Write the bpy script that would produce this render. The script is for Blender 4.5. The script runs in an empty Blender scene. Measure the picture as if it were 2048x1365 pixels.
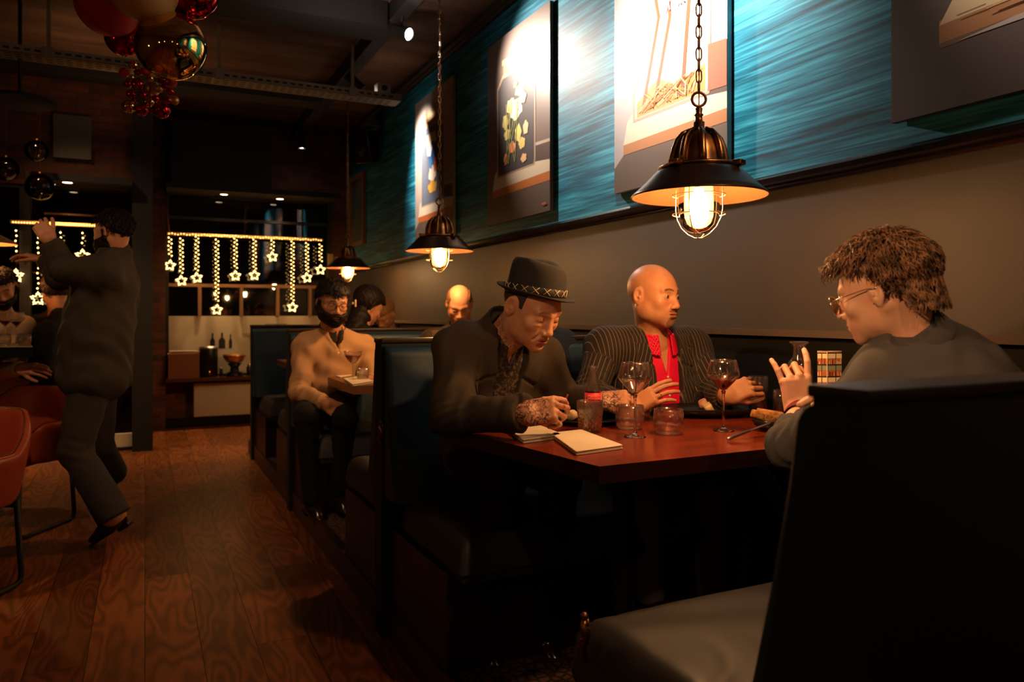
import bpy, math, random
import numpy as np
from mathutils import Vector, Matrix
random.seed(7); rng = np.random.RandomState(7)
sc = bpy.context.scene
COL = sc.collection
# ---------------------------------------------------------------- camera
HC, FP = 1.25, 1514.0                       # camera height, focal length in pixels
YAW = math.radians(25.87)
FWD = np.array([math.sin(YAW), math.cos(YAW), 0.0]); RGT = np.array([math.cos(YAW), -math.sin(YAW), 0.0])
cam_d = bpy.data.cameras.new('camera'); cam = bpy.data.objects.new('camera', cam_d); COL.objects.link(cam)
cam.location = (0, 0, HC); cam.rotation_euler = (math.pi/2, 0, -YAW)
cam_d.sensor_width = 36.0; cam_d.lens = FP/2048*36.0; cam_d.shift_y = -(682.5-628.0)/2048
cam_d.clip_start = 0.05
cam_d.dof.use_dof = True; cam_d.dof.focus_distance = 2.55; cam_d.dof.aperture_fstop = 3.2
sc.camera = cam
# ---------------------------------------------------------------- world, exposure
w = bpy.data.worlds.new('night'); sc.world = w; w.use_nodes = True
w.node_tree.nodes['Background'].inputs[0].default_value = (0.9, 0.42, 0.2, 1)
w.node_tree.nodes['Background'].inputs[1].default_value = 0.004
sc.view_settings.view_transform = 'Standard'; sc.view_settings.look = 'None'
sc.view_settings.gamma = 1.0; sc.view_settings.exposure = 0.18; sc.view_settings.use_curve_mapping = False
try:
    sc.cycles.use_denoising = True; sc.cycles.max_bounces = 16; sc.cycles.transparent_max_bounces = 16
    sc.cycles.transmission_bounces = 14; sc.cycles.sample_clamp_indirect = 4.0; sc.cycles.caustics_refractive = False
    sc.cycles.caustics_reflective = False
except Exception: pass
WARM = (1.0, 0.47, 0.14); SPOTC = (1.0, 0.80, 0.66)
def look_rot(a, b):
    return (Vector(b)-Vector(a)).to_track_quat('-Z', 'Y').to_euler()
def light(kind, name, loc, energy, color, size=0.05, target=None, spot=None, blend=0.6, parent=None, area=None):
    d = bpy.data.lights.new(name, kind); d.energy = energy; d.color = color
    if kind == 'AREA': d.size = size
    else: d.shadow_soft_size = size
    if spot: d.spot_size = math.radians(spot); d.spot_blend = blend
    o = bpy.data.objects.new(name, d); COL.objects.link(o); o.location = loc
    if target is not None: o.rotation_euler = look_rot(loc, target)
    return o
# track spots that graze the picture wall (heads are built further down at the same places)
SPOTS = [((1.45, 2.62, 3.16), (2.2, 2.66, 2.74), 330, 100), ((1.57, 4.94, 3.16), (2.2, 3.85, 2.60), 240, 82),
         ((1.57, 6.21, 3.16), (2.2, 6.2, 2.58), 230, 74), ((1.57, 8.60, 3.16), (1.57, 8.7, 0.0), 14, 40),
         ((1.50, 1.90, 3.12), (2.2, 1.0, 2.6), 130, 74)]
for i, (a, b, e, s) in enumerate(SPOTS):
    light('SPOT', 'spot_beam', np.array(a)+0.09*(np.array(b)-np.array(a))/np.linalg.norm(np.array(b)-np.array(a)), e, SPOTC, 0.03, b, s, 1.0)
# unseen warm spots, added to light the diners, the waiter and the aisle
WARM_FILL = [((1.55, -.1, 3.30), (1.28, 1.85, 1.05), 95, 44, 1.0), ((.55, 2.9, 3.30), (1.08, 4.6, 1.1), 60, 32, 1.0), ((.25, -.9, 3.3), (1.5, 1.2, 1.2), 60, 30, 1.0), ((-.6, .9, 2.1), (1.45, 1.28, 1.2), 135, 32, 1.0), ((-.45, .6, 2.25), (1.05, 2.2, 1.27), 60, 24, 1.0),
        ((-.9, 6.5, 3.30), (-.1, 8.0, .8), 40, 70, .9), ((-1.7, 3.0, 3.30), (-.5, 4.6, .7), 75, 60, .9), ((.2, 6.2, 3.30), (.3, 7.4, 0), 45, 60, .9)]
for p_, e, c_ in (((1.15, 4.5, 2.75), 32, SPOTC), ((-.2, 6.7, 2.5), 14, (1, .5, .22)), ((-.5, 3.2, 2.6), 6, (1, .5, .22))): light('SPOT', 'added_ceiling_fill', p_, e, c_, .05, np.array(p_)+[0, .2, 1], 130, 1.0)  # added unseen spots aimed upwards to brighten the dark ceiling
for a, b, e, s_, bl in WARM_FILL: light('SPOT', 'added_warm_beam', a, e, (1.0, .56, .28), .06, b, s_, bl)
# bulbs of the other tables, beside and behind the camera
for p_ in ((1.5, -.95, 1.72), (-1.9, .9, 1.9), (-2.0, 2.9, 1.9), (-1.7, -1.2, 1.9), (.3, -2.2, 2.0)): light('POINT', 'room_bulb', p_, 4.0, (1.0, .52, .2), .035)
# ---------------------------------------------------------------- pixel helpers
def P(px, py, d):
    """world point seen at pixel (px,py) of the photo, d metres in front of the camera plane"""
    return np.array([0, 0, HC]) + FWD*d + RGT*((px-1024)/FP*d) + np.array([0, 0, 1.0])*((628-py)/FP*d)
def PZ(px, py, z):
    return P(px, py, (HC-z)*FP/(py-628))
def dep(p): return float(np.dot(np.array(p)[:2], FWD[:2]))
# ---------------------------------------------------------------- materials
def N(nt, typ, **kw):
    n = nt.nodes.new(typ)
    for k, v in kw.items():
        if k.startswith('i_'): n.inputs[k[2:].replace('_', ' ')].default_value = v
        else: setattr(n, k, v)
    return n
def M(name, col, rough=0.5, metal=0.0, spec=0.5, noise=None, bump=None, emit=None, trans=0.0, ior=1.45, sheen=0.0, coat=0.0, sss=0.0, alpha=1.0):
    m = bpy.data.materials.new(name); m.use_nodes = True; nt = m.node_tree; b = nt.nodes['Principled BSDF']
    b.inputs['Base Color'].default_value = (*col, 1); b.inputs['Roughness'].default_value = rough
    b.inputs['Metallic'].default_value = metal; b.inputs['Specular IOR Level'].default_value = spec
    b.inputs['IOR'].default_value = ior; b.inputs['Transmission Weight'].default_value = trans
    b.inputs['Sheen Weight'].default_value = sheen; b.inputs['Coat Weight'].default_value = coat
    b.inputs['Alpha'].default_value = alpha
    if sss:
        b.inputs['Subsurface Weight'].default_value = sss; b.inputs['Subsurface Radius'].default_value = (1, .35, .2); b.inputs['Subsurface Scale'].default_value = 0.006
    if emit: b.inputs['Emission Color'].default_value = (*emit[:3], 1); b.inputs['Emission Strength'].default_value = emit[3]
    tc = N(nt, 'ShaderNodeTexCoord')
    if noise:   # (scale, colour2, detail, lo, hi [, stretch])
        t = N(nt, 'ShaderNodeTexNoise'); t.inputs['Scale'].default_value = noise[0]; t.inputs['Detail'].default_value = noise[2]
        mp = N(nt, 'ShaderNodeMapping'); nt.links.new(tc.outputs['Object'], mp.inputs[0]); nt.links.new(mp.outputs[0], t.inputs['Vector'])
        if len(noise) > 5: mp.inputs['Scale'].default_value = noise[5]
        r = N(nt, 'ShaderNodeMapRange'); r.inputs[1].default_value = noise[3]; r.inputs[2].default_value = noise[4]
        nt.links.new(t.outputs['Fac'], r.inputs[0])
        mx = N(nt, 'ShaderNodeMix', data_type='RGBA'); mx.inputs[6].default_value = (*col, 1); mx.inputs[7].default_value = (*noise[1], 1)
        nt.links.new(r.outputs[0], mx.inputs[0]); nt.links.new(mx.outputs[2], b.inputs['Base Color'])
    if bump:    # (scale, strength, distance [, stretch])
        t = N(nt, 'ShaderNodeTexNoise'); t.inputs['Scale'].default_value = bump[0]; t.inputs['Detail'].default_value = 4
        mp = N(nt, 'ShaderNodeMapping'); nt.links.new(tc.outputs['Object'], mp.inputs[0]); nt.links.new(mp.outputs[0], t.inputs['Vector'])
        if len(bump) > 3: mp.inputs['Scale'].default_value = bump[3]
        bp = N(nt, 'ShaderNodeBump'); bp.inputs['Strength'].default_value = bump[1]; bp.inputs['Distance'].default_value = bump[2]
        nt.links.new(t.outputs['Fac'], bp.inputs['Height']); nt.links.new(bp.outputs[0], b.inputs['Normal'])
    return m
def thin_glass(name, tint=(1, 1, 1), gloss=1.0):
    m = bpy.data.materials.new(name); m.use_nodes = True; nt = m.node_tree; nt.nodes.clear()
    o = N(nt, 'ShaderNodeOutputMaterial'); mx = N(nt, 'ShaderNodeMixShader'); f = N(nt, 'ShaderNodeFresnel'); f.inputs[0].default_value = 1.5
    t = N(nt, 'ShaderNodeBsdfTransparent'); t.inputs[0].default_value = (*tint, 1)
    g = N(nt, 'ShaderNodeBsdfGlossy'); g.inputs['Roughness'].default_value = 0.02; g.inputs[0].default_value = (gloss, gloss, gloss, 1)
    nt.links.new(f.outputs[0], mx.inputs[0]); nt.links.new(t.outputs[0], mx.inputs[1]); nt.links.new(g.outputs[0], mx.inputs[2]); nt.links.new(mx.outputs[0], o.inputs[0])
    return m
def emitter(name, col, s):
    m = bpy.data.materials.new(name); m.use_nodes = True; nt = m.node_tree; nt.nodes.clear()
    o = N(nt, 'ShaderNodeOutputMaterial'); e = N(nt, 'ShaderNodeEmission'); e.inputs[0].default_value = (*col, 1); e.inputs[1].default_value = s
    nt.links.new(e.outputs[0], o.inputs[0]); return m
# ---------------------------------------------------------------- mesh builder
def rot_to(d):
    d = np.array(d, float); d /= np.linalg.norm(d)
    u = np.array([0, 0, 1.0]) if abs(d[2]) < 0.95 else np.array([0, 1.0, 0])
    x = np.cross(u, d); x /= np.linalg.norm(x); y = np.cross(d, x)
    return np.stack([x, y, d], 1)
def frame(f, up=(0, 0, 1)):
    """columns: x = right of the one who looks along f, y = f, z = up"""
    f = np.array(f, float); f /= np.linalg.norm(f); up = np.array(up, float)
    x = np.cross(f, up); x /= np.linalg.norm(x); z = np.cross(x, f)
    return np.stack([x, f, z], 1)
class MB:
    def __init__(s): s.v = []; s.f = []; s.m = []; s.mi = 0; s.sm = []
    def add(s, vs, fs, smooth=False):
        o = len(s.v); s.v += [tuple(map(float, p)) for p in vs]; s.f += [tuple(i+o for i in f) for f in fs]; s.m += [s.mi]*len(fs); s.sm += [smooth]*len(fs); return s
    def box(s, lo, hi): return s.obox([(lo[i]+hi[i])/2 for i in range(3)], [(hi[i]-lo[i])/2 for i in range(3)])
    def obox(s, c, h, R=None, bev=0.0):
        R = np.eye(3) if R is None else R; c = np.array(c, float)
        if bev <= 0:
            vs = [c+R@np.array([sx*h[0], sy*h[1], sz*h[2]]) for sz in (-1, 1) for sy in (-1, 1) for sx in (-1, 1)]
            return s.add(vs, [(0, 2, 3, 1), (4, 5, 7, 6), (0, 1, 5, 4), (2, 6, 7, 3), (0, 4, 6, 2), (1, 3, 7, 5)])
        b = min(bev, min(h)*0.95); n = 4; rings = []
        hx, hy, hz = h
        zs = [(-hz+b*(1-math.cos(t)), b*(1-math.sin(t))) for t in np.linspace(0, math.pi/2, n)] + [(hz-b*(1-math.cos(t)), b*(1-math.sin(t))) for t in np.linspace(math.pi/2, 0, n)]
        for z, ins in zs:
            ring = []
            for cx, cy, a0 in ((1, 1, 0), (-1, 1, 90), (-1, -1, 180), (1, -1, 270)):
                for a in np.linspace(a0, a0+90, n):
                    a = math.radians(a); ring.append((cx*(hx-b)+(b-ins)*math.cos(a), cy*(hy-b)+(b-ins)*math.sin(a), z))
            rings.append(ring)
        k = len(rings[0]); vs = [c+R@np.array(p) for r in rings for p in r]; fs = []
        for i in range(len(rings)-1):
            for j in range(k): fs.append((i*k+j, i*k+(j+1) % k, (i+1)*k+(j+1) % k, (i+1)*k+j))
        fs.append(tuple(range(k))[::-1]); fs.append(tuple((len(rings)-1)*k+j for j in range(k)))
        return s.add(vs, fs, True)
    def prism(s, pts, ax, t):      # polygon of 3-D points swept by vector t
        n = len(pts); t = np.array(t, float); vs = [np.array(p, float) for p in pts]+[np.array(p, float)+t for p in pts]
        return s.add(vs, [tuple(range(n))[::-1], tuple(range(n, 2*n))]+[(i, (i+1) % n, n+(i+1) % n, n+i) for i in range(n)])
    def tube(s, pts, r, n=8, close=False):
        pts = [np.array(p, float) for p in pts]; K = len(pts); rs = r if hasattr(r, '__len__') else [r]*K
        vs = []; prev = None
        for i in range(K):
            a = pts[(i-1) % K] if (i or close) else pts[0]; b = pts[(i+1) % K] if (i < K-1 or close) else pts[-1]
            d = b-a; d /= (np.linalg.norm(d)+1e-9)
            if prev is None: R = rot_to(d); x = R[:, 0]
            else:
                x = prev-d*np.dot(prev, d); x /= (np.linalg.norm(x)+1e-9)
            y = np.cross(d, x); prev = x
            for j in range(n):
                a_ = 2*math.pi*j/n; vs.append(pts[i]+(x*math.cos(a_)+y*math.sin(a_))*rs[i])
        fs = []
        for i in range(K if close else K-1):
            for j in range(n): fs.append((i*n+j, i*n+(j+1) % n, ((i+1) % K)*n+(j+1) % n, ((i+1) % K)*n+j))
        if not close: fs.append(tuple(range(n))[::-1]); fs.append(tuple((K-1)*n+j for j in range(n)))
        return s.add(vs, fs, True)
    def lathe(s, prof, n=32, c=(0, 0, 0), R=None, cap0=False, cap1=False, sx=1, sy=1):
        c = np.array(c, float); R = np.eye(3) if R is None else R
        vs = [c+R@np.array([r*sx*math.cos(2*math.pi*j/n), r*sy*math.sin(2*math.pi*j/n), z]) for r, z in prof for j in range(n)]
        fs = [(i*n+j, i*n+(j+1) % n, (i+1)*n+(j+1) % n, (i+1)*n+j) for i in range(len(prof)-1) for j in range(n)]
        if cap0: fs.append(tuple(range(n))[::-1])
        if cap1: fs.append(tuple((len(prof)-1)*n+j for j in range(n)))
        return s.add(vs, fs, True)
    def sphere(s, c, r, n=16, R=None):
        r = (r, r, r) if not hasattr(r, '__len__') else r; m = n//2; R = np.eye(3) if R is None else R; c = np.array(c, float)
        vs = [c+R@np.array([r[0]*math.sin(math.pi*i/m)*math.cos(2*math.pi*j/n), r[1]*math.sin(math.pi*i/m)*math.sin(2*math.pi*j/n), r[2]*math.cos(math.pi*i/m)]) for i in range(1, m) for j in range(n)]
        k = len(vs); vs += [c+R@np.array([0, 0, r[2]]), c+R@np.array([0, 0, -r[2]])]
        fs = [(i*n+j, (i+1)*n+j, (i+1)*n+(j+1) % n, i*n+(j+1) % n) for i in range(m-2) for j in range(n)]
        fs += [(k, j, (j+1) % n) for j in range(n)] + [(k+1, (m-2)*n+(j+1) % n, (m-2)*n+j) for j in range(n)]
        return s.add(vs, fs, True)
    def torus(s, c, R0, r, R=None, n=24, k=8, sy=1.0):
        R = np.eye(3) if R is None else R; c = np.array(c, float)
        return s.tube([c+R@np.array([R0*math.cos(2*math.pi*i/n), R0*sy*math.sin(2*math.pi*i/n), 0]) for i in range(n)], r, k, True)
ORG = {}
def tag(o, label=None, cat=None, group=None, kind=None):
    if label: o['label'] = label
    if cat: o['category'] = cat
    if group: o['group'] = group
    if kind: o['kind'] = kind
    return o
def thing(name, loc, label, cat, group=None):
    o = bpy.data.objects.new(name, None); COL.objects.link(o); o.location = tuple(float(c) for c in loc); o.empty_display_size = 0.05
    ORG[o.name] = np.array(loc, float); return tag(o, label, cat, group)
def obj(name, mb, mat, parent=None, label=None, cat=None, group=None, kind=None, loc=None, attrs=None):
    """mb in world coordinates -> one mesh object (its vertices are stored relative to its origin)"""
    me = bpy.data.meshes.new(name)
    org = ORG[parent.name] if parent is not None else (np.array(loc, float) if loc is not None else np.zeros(3))
    if isinstance(mb, MB): V = np.array(mb.v, float)-org; F = mb.f
    else: V = np.array(mb[0], float)-org; F = mb[1]
    me.from_pydata(V.tolist(), [], F)
    for m in (mat if isinstance(mat, (list, tuple)) else [mat]): me.materials.append(m)
    if isinstance(mb, MB):
        me.polygons.foreach_set('material_index', mb.m); me.polygons.foreach_set('use_smooth', mb.sm)
    else: me.polygons.foreach_set('use_smooth', [True]*len(F))
    if attrs:
        for k, a in attrs.items():
            if a.ndim == 1: t = me.attributes.new(k, 'FLOAT', 'POINT'); t.data.foreach_set('value', a.astype(np.float32))
            else: t = me.attributes.new(k, 'FLOAT_VECTOR', 'POINT'); t.data.foreach_set('vector', a.astype(np.float32).ravel())
    me.update()
    o = bpy.data.objects.new(name, me); COL.objects.link(o)
    if parent is not None: o.parent = parent
    elif loc is not None: o.location = tuple(float(c) for c in loc)
    ORG[o.name] = org
    return tag(o, label, cat, group, kind)
def struct(name, mb, mat): return obj(name, mb, mat, kind='structure')
def dup(root, loc, rotz=None, label=None, group=None):
    r = root.copy(); COL.objects.link(r); r.location = tuple(float(c) for c in loc)
    if rotz is not None: r.rotation_euler = (0, 0, rotz)
    if label: r['label'] = label
    if group: r['group'] = group
    for ch in list(root.children):
        c = ch.copy(); COL.objects.link(c); c.parent = r
        for g in list(ch.children):
            d = g.copy(); COL.objects.link(d); d.parent = c
    return r
def bevel(o, w=0.004, seg=2):
    m = o.modifiers.new('bevel', 'BEVEL'); m.width = w; m.segments = seg; m.limit_method = 'ANGLE'; return o
# ---------------------------------------------------------------- shared materials
def wood_floor():
    m = M('oak planks', (.2, .07, .02), .33, spec=.4); nt = m.node_tree; b = nt.nodes['Principled BSDF']
    tc = N(nt, 'ShaderNodeTexCoord'); sp = N(nt, 'ShaderNodeSeparateXYZ'); nt.links.new(tc.outputs['Object'], sp.inputs[0])
    def mth(op, a, c=None):
        n = N(nt, 'ShaderNodeMath', operation=op)
        for i, q in enumerate((a, c)):
            if q is None: continue
            if isinstance(q, (int, float)): n.inputs[i].default_value = q
            else: nt.links.new(q, n.inputs[i])
        return n.outputs[0]
    px = mth('DIVIDE', sp.outputs['X'], 0.19); ix = mth('FLOOR', px); fx = mth('FRACT', px)
    wn = N(nt, 'ShaderNodeTexWhiteNoise', noise_dimensions='1D'); nt.links.new(ix, wn.inputs['W'])
    py = mth('ADD', mth('DIVIDE', sp.outputs['Y'], 1.9), mth('MULTIPLY', wn.outputs['Value'], 5.0)); iy = mth('FLOOR', py); fy = mth('FRACT', py)
    wn2 = N(nt, 'ShaderNodeTexWhiteNoise', noise_dimensions='2D'); cb = N(nt, 'ShaderNodeCombineXYZ'); nt.links.new(ix, cb.inputs[0]); nt.links.new(iy, cb.inputs[1]); nt.links.new(cb.outputs[0], wn2.inputs['Vector'])
    # cathedral grain: stretched distance field warped by noise, shifted per plank
    cb2 = N(nt, 'ShaderNodeCombineXYZ'); nt.links.new(mth('ADD', mth('MULTIPLY', sp.outputs['X'], 7.0), mth('MULTIPLY', wn2.outputs['Value'], 40.0)), cb2.inputs[0]); nt.links.new(mth('MULTIPLY', sp.outputs['Y'], 1.3), cb2.inputs[1]); nt.links.new(mth('MULTIPLY', wn2.outputs['Value'], 13.0), cb2.inputs[2])
    ns = N(nt, 'ShaderNodeTexNoise'); ns.inputs['Scale'].default_value = 1.0; ns.inputs['Detail'].default_value = 1.5; nt.links.new(cb2.outputs[0], ns.inputs['Vector'])
    ring = mth('SINE', mth('MULTIPLY', ns.outputs['Fac'], 70.0)); ring = mth('MULTIPLY', mth('ADD', ring, 1.0), .5)
    fine = N(nt, 'ShaderNodeTexNoise'); mp = N(nt, 'ShaderNodeMapping'); mp.inputs['Scale'].default_value = (90, 4, 1); nt.links.new(tc.outputs['Object'], mp.inputs[0]); nt.links.new(mp.outputs[0], fine.inputs['Vector']); fine.inputs['Detail'].default_value = 3
    g = mth('ADD', mth('MULTIPLY', ring, .35), mth('MULTIPLY', fine.outputs['Fac'], .65))
    cr = N(nt, 'ShaderNodeValToRGB'); cr.color_ramp.elements[0].color = (.055, .016, .005, 1); cr.color_ramp.elements[1].color = (.30, .088, .020, 1); cr.color_ramp.elements[0].position = .12; cr.color_ramp.elements[1].position = .85
    nt.links.new(g, cr.inputs[0])
    hv = N(nt, 'ShaderNodeHueSaturation'); nt.links.new(cr.outputs[0], hv.inputs['Color']); nt.links.new(mth('ADD', mth('MULTIPLY', wn2.outputs['Value'], .6), .7), hv.inputs['Value'])
    gx = mth('MINIMUM', fx, mth('SUBTRACT', 1.0, fx)); gy = mth('MULTIPLY', mth('MINIMUM', fy, mth('SUBTRACT', 1.0, fy)), 10.0)
    gap = mth('GREATER_THAN', mth('MINIMUM', gx, gy), .008)
    mx = N(nt, 'ShaderNodeMix', data_type='RGBA'); mx.inputs[6].default_value = (.01, .004, .002, 1); nt.links.new(hv.outputs[0], mx.inputs[7]); nt.links.new(gap, mx.inputs[0]); nt.links.new(mx.outputs[2], b.inputs['Base Color'])
    bp = N(nt, 'ShaderNodeBump'); bp.inputs['Strength'].default_value = .5; bp.inputs['Distance'].default_value = .0015
    nt.links.new(mth('ADD', mth('MULTIPLY', g, .6), gap), bp.inputs['Height']); nt.links.new(bp.outputs[0], b.inputs['Normal'])
    return m
def brick_mat():
    m = M('old brick', (.2, .06, .02), .85); nt = m.node_tree; b = nt.nodes['Principled BSDF']
    tc = N(nt, 'ShaderNodeTexCoord'); sp = N(nt, 'ShaderNodeSeparateXYZ'); cb = N(nt, 'ShaderNodeCombineXYZ'); ad = N(nt, 'ShaderNodeMath', operation='ADD')
    nt.links.new(tc.outputs['Object'], sp.inputs[0]); nt.links.new(sp.outputs[0], ad.inputs[0]); nt.links.new(sp.outputs[1], ad.inputs[1]); nt.links.new(ad.outputs[0], cb.inputs[0]); nt.links.new(sp.outputs[2], cb.inputs[1])
    br = N(nt, 'ShaderNodeTexBrick'); nt.links.new(cb.outputs[0], br.inputs['Vector']); br.inputs['Scale'].default_value = 1.0
    br.inputs['Brick Width'].default_value = .2; br.inputs['Row Height'].default_value = .062; br.inputs['Mortar Size'].default_value = .007; br.inputs['Bias'].default_value = -.1
    br.inputs['Color1'].default_value = (.24, .07, .03, 1); br.inputs['Color2'].default_value = (.09, .035, .02, 1); br.inputs['Mortar'].default_value = (.11, .07, .045, 1)
    ns = N(nt, 'ShaderNodeTexNoise'); ns.inputs['Scale'].default_value = 9; nt.links.new(tc.outputs['Object'], ns.inputs['Vector'])
    mx = N(nt, 'ShaderNodeMix', data_type='RGBA', blend_type='MULTIPLY'); mx.inputs[0].default_value = .7; nt.links.new(br.outputs['Color'], mx.inputs[6]); nt.links.new(ns.outputs['Fac'], mx.inputs[7]); nt.links.new(mx.outputs[2], b.inputs['Base Color'])
    bp = N(nt, 'ShaderNodeBump'); bp.inputs['Strength'].default_value = .8; bp.inputs['Distance'].default_value = .01; bp.invert = True; nt.links.new(br.outputs['Fac'], bp.inputs['Height']); nt.links.new(bp.outputs[0], b.inputs['Normal'])
    return m
def silk_mat():
    m = M('teal silk wallpaper', (.02, .2, .25), .55, spec=.3); nt = m.node_tree; b = nt.nodes['Principled BSDF']
    tc = N(nt, 'ShaderNodeTexCoord'); mp = N(nt, 'ShaderNodeMapping'); mp.inputs['Scale'].default_value = (1, 2.2, 70); mp.inputs['Rotation'].default_value = (math.radians(2), 0, 0)
    nt.links.new(tc.outputs['Object'], mp.inputs[0]); n1 = N(nt, 'ShaderNodeTexNoise'); n1.inputs['Scale'].default_value = 1; n1.inputs['Detail'].default_value = 5; n1.inputs['Distortion'].default_value = .6; nt.links.new(mp.outputs[0], n1.inputs['Vector'])
    mp2 = N(nt, 'ShaderNodeMapping'); mp2.inputs['Scale'].default_value = (1, 1.2, 18); nt.links.new(tc.outputs['Object'], mp2.inputs[0]); n2 = N(nt, 'ShaderNodeTexNoise'); n2.inputs['Scale'].default_value = 1; n2.inputs['Detail'].default_value = 3; nt.links.new(mp2.outputs[0], n2.inputs['Vector'])
    a = N(nt, 'ShaderNodeMath', operation='MULTIPLY_ADD'); a.inputs[1].default_value = .6; nt.links.new(n1.outputs['Fac'], a.inputs[0])
    s2 = N(nt, 'ShaderNodeMath', operation='MULTIPLY'); s2.inputs[1].default_value = .4; nt.links.new(n2.outputs['Fac'], s2.inputs[0]); nt.links.new(s2.outputs[0], a.inputs[2])
    cr = N(nt, 'ShaderNodeValToRGB'); e = cr.color_ramp.elements; e[0].position = .36; e[0].color = (.002, .040, .072, 1); e[1].position = .66; e[1].color = (.05, .40, .56, 1); k = e.new(.5); k.color = (.006, .16, .26, 1)
    nt.links.new(a.outputs[0], cr.inputs[0]); nt.links.new(cr.outputs[0], b.inputs['Base Color'])
    bp = N(nt, 'ShaderNodeBump'); bp.inputs['Strength'].default_value = .25; bp.inputs['Distance'].default_value = .002; nt.links.new(n1.outputs['Fac'], bp.inputs['Height']); nt.links.new(bp.outputs[0], b.inputs['Normal'])
    return m
black = M('black lacquer', (.006, .005, .005), .35)
blackmat = M('matt black paint', (.008, .007, .006), .7)
darkwood = M('dark stained wood', (.030, .012, .006), .42, noise=(3, (.005, .003, .002), 4, .3, .7, (1, 8, 8)))
leather = M('dark teal leather', (.005, .026, .046), .5, bump=(160, .25, .001), spec=.4)
seatlea = M('slate leather', (.032, .031, .034), .5, bump=(160, .25, .001), spec=.5)
brass = M('aged brass', (.45, .22, .07), .32, 1.0, noise=(18, (.16, .08, .04), 4, .35, .65))
bronze = M('dark bronze enamel', (.035, .02, .013), .28, .6, noise=(6, (.06, .03, .015), 3, .4, .7))
inner = M('shade inside', (.16, .065, .028), .4, .5)
steel = M('brushed steel', (.45, .43, .42), .28, 1.0)
chrome = M('polished chrome', (.7, .68, .66), .12, 1.0)
mahog = M('red mahogany gloss', (.16, .017, .006), .2, spec=.55, noise=(2.2, (.24, .034, .008), 6, .35, .7, (1.0, 14, 1)), bump=(40, .08, .001))
cream = M('cream linen', (.72, .60, .44), .9, bump=(500, .3, .0008))
whitep = M('white enamel', (.62, .55, .43), .5)
silk = silk_mat(); bricks = brick_mat()
XW = 2.2
# ---------------------------------------------------------------- room shell
m = MB().box((-6, -4, -.1), (2.6, 11, 0)); struct('floor', m, wood_floor())
m = MB().box((XW, -4, -.1), (XW+.2, 9.1, 1.76)); struct('wall_right', m, M('taupe satin paint', (.048, .036, .028), .62, spec=.28, noise=(3, (.040, .030, .023), 3, .3, .7), bump=(90, .12, .001)))
m = MB().box((XW-.004, -4, 1.76), (XW+.2, 9.1, 3.5)); struct('wall_right_upper', m, silk)
conc = M('brown concrete ceiling', (.15, .085, .05), .8, noise=(2.2, (.05, .026, .016), 6, .35, .68, (.5, 2.2, 1)), bump=(14, .5, .01))
m = MB().box((-6, -4, 3.40), (2.6, 11, 3.5)); struct('ceiling', m, conc)
m = MB().box((-4.2, -4, 0), (-4.0, 11, 3.4)); struct('wall_left', m, M('umber plaster', (.09, .045, .02), .8))
m = MB().box((-4, -3.2, 0), (2.2, -3.0, 3.4)); struct('wall_front', m, M('umber plaster front', (.07, .035, .018), .8))
# back walls: brick with the two shopfront windows
m = MB(); m.box((2.0, 9.1, 0), (2.3, 9.3, 3.4)); m.box((.0, 9.1, 2.6), (2.0, 9.3, 3.4)); m.box((.2, 9.1, 0), (2.0, 9.3, .50))
m.box((0.0, 8.95, 0), (.2, 9.3, 3.4)); m.box((-.06, 7.9, 0), (.0, 9.3, 3.4)); struct('wall_back', m, bricks)
m = MB(); m.box((-4.0, 7.75, 2.38), (-.08, 7.9, 3.4)); struct('wall_back_upper', m, bricks)
# chair rail, dado and cornice
def rail(z, h, dpt, name):
    prof = [(0, 0), (dpt*.5, 0), (dpt*.75, h*.12), (dpt*.62, h*.3), (dpt, h*.45), (dpt, h*.75), (dpt*.55, h*.9), (dpt*.35, h), (0, h)]
    m = MB().prism([(XW-a, -2.9, z+b) for a, b in prof], 1, (0, 11.95, 0)); return struct(name, m, darkgloss)
darkgloss = M('black brown gloss', (.012, .007, .005), .14, spec=.8)
rail(1.728, .062, .03, 'trim_1')
m = MB().box((XW-.035, -2.9, .12), (XW, 9.05, 1.165)); struct('trim_2', m, M('black dado', (.003, .0025, .002), .6, spec=.15))
m = MB().box((XW-.055, -2.9, 1.165), (XW, 9.05, 1.19)); struct('trim_3', m, M('dado cap', (.08, .055, .04), .22, spec=.8))
darkgloss = blackmat; rail(3.30, .10, .06, 'trim_4')
m = MB().box((.2, 9.05, 0), (2.0, 9.1, .1)); struct('baseboard_back', m, black)
# platform under the booths
carp = M('patterned carpet', (.10, .05, .03), .95); nt = carp.node_tree; b_ = nt.nodes['Principled BSDF']
tc_ = N(nt, 'ShaderNodeTexCoord'); vo = N(nt, 'ShaderNodeTexVoronoi', feature='DISTANCE_TO_EDGE'); vo.inputs['Scale'].default_value = 32; nt.links.new(tc_.outputs['Object'], vo.inputs['Vector'])
cr_ = N(nt, 'ShaderNodeValToRGB'); cr_.color_ramp.elements[0].color = (.006, .004, .004, 1); cr_.color_ramp.elements[1].color = (.16, .07, .04, 1); cr_.color_ramp.elements[1].position = .25; nt.links.new(vo.outputs['Distance'], cr_.inputs[0]); nt.links.new(cr_.outputs[0], b_.inputs['Base Color'])
m = MB().box((.88, -1.5, 0), (2.165, 7.18, .12)); struct('floor_platform', m, carp)
m = MB().box((.84, -1.5, 0), (.88, 7.2, .122)); m.box((.88, 7.18, 0), (2.165, 7.2, .122)); struct('trim_5', m, M('platform edge', (.035, .012, .006), .4))
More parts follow.
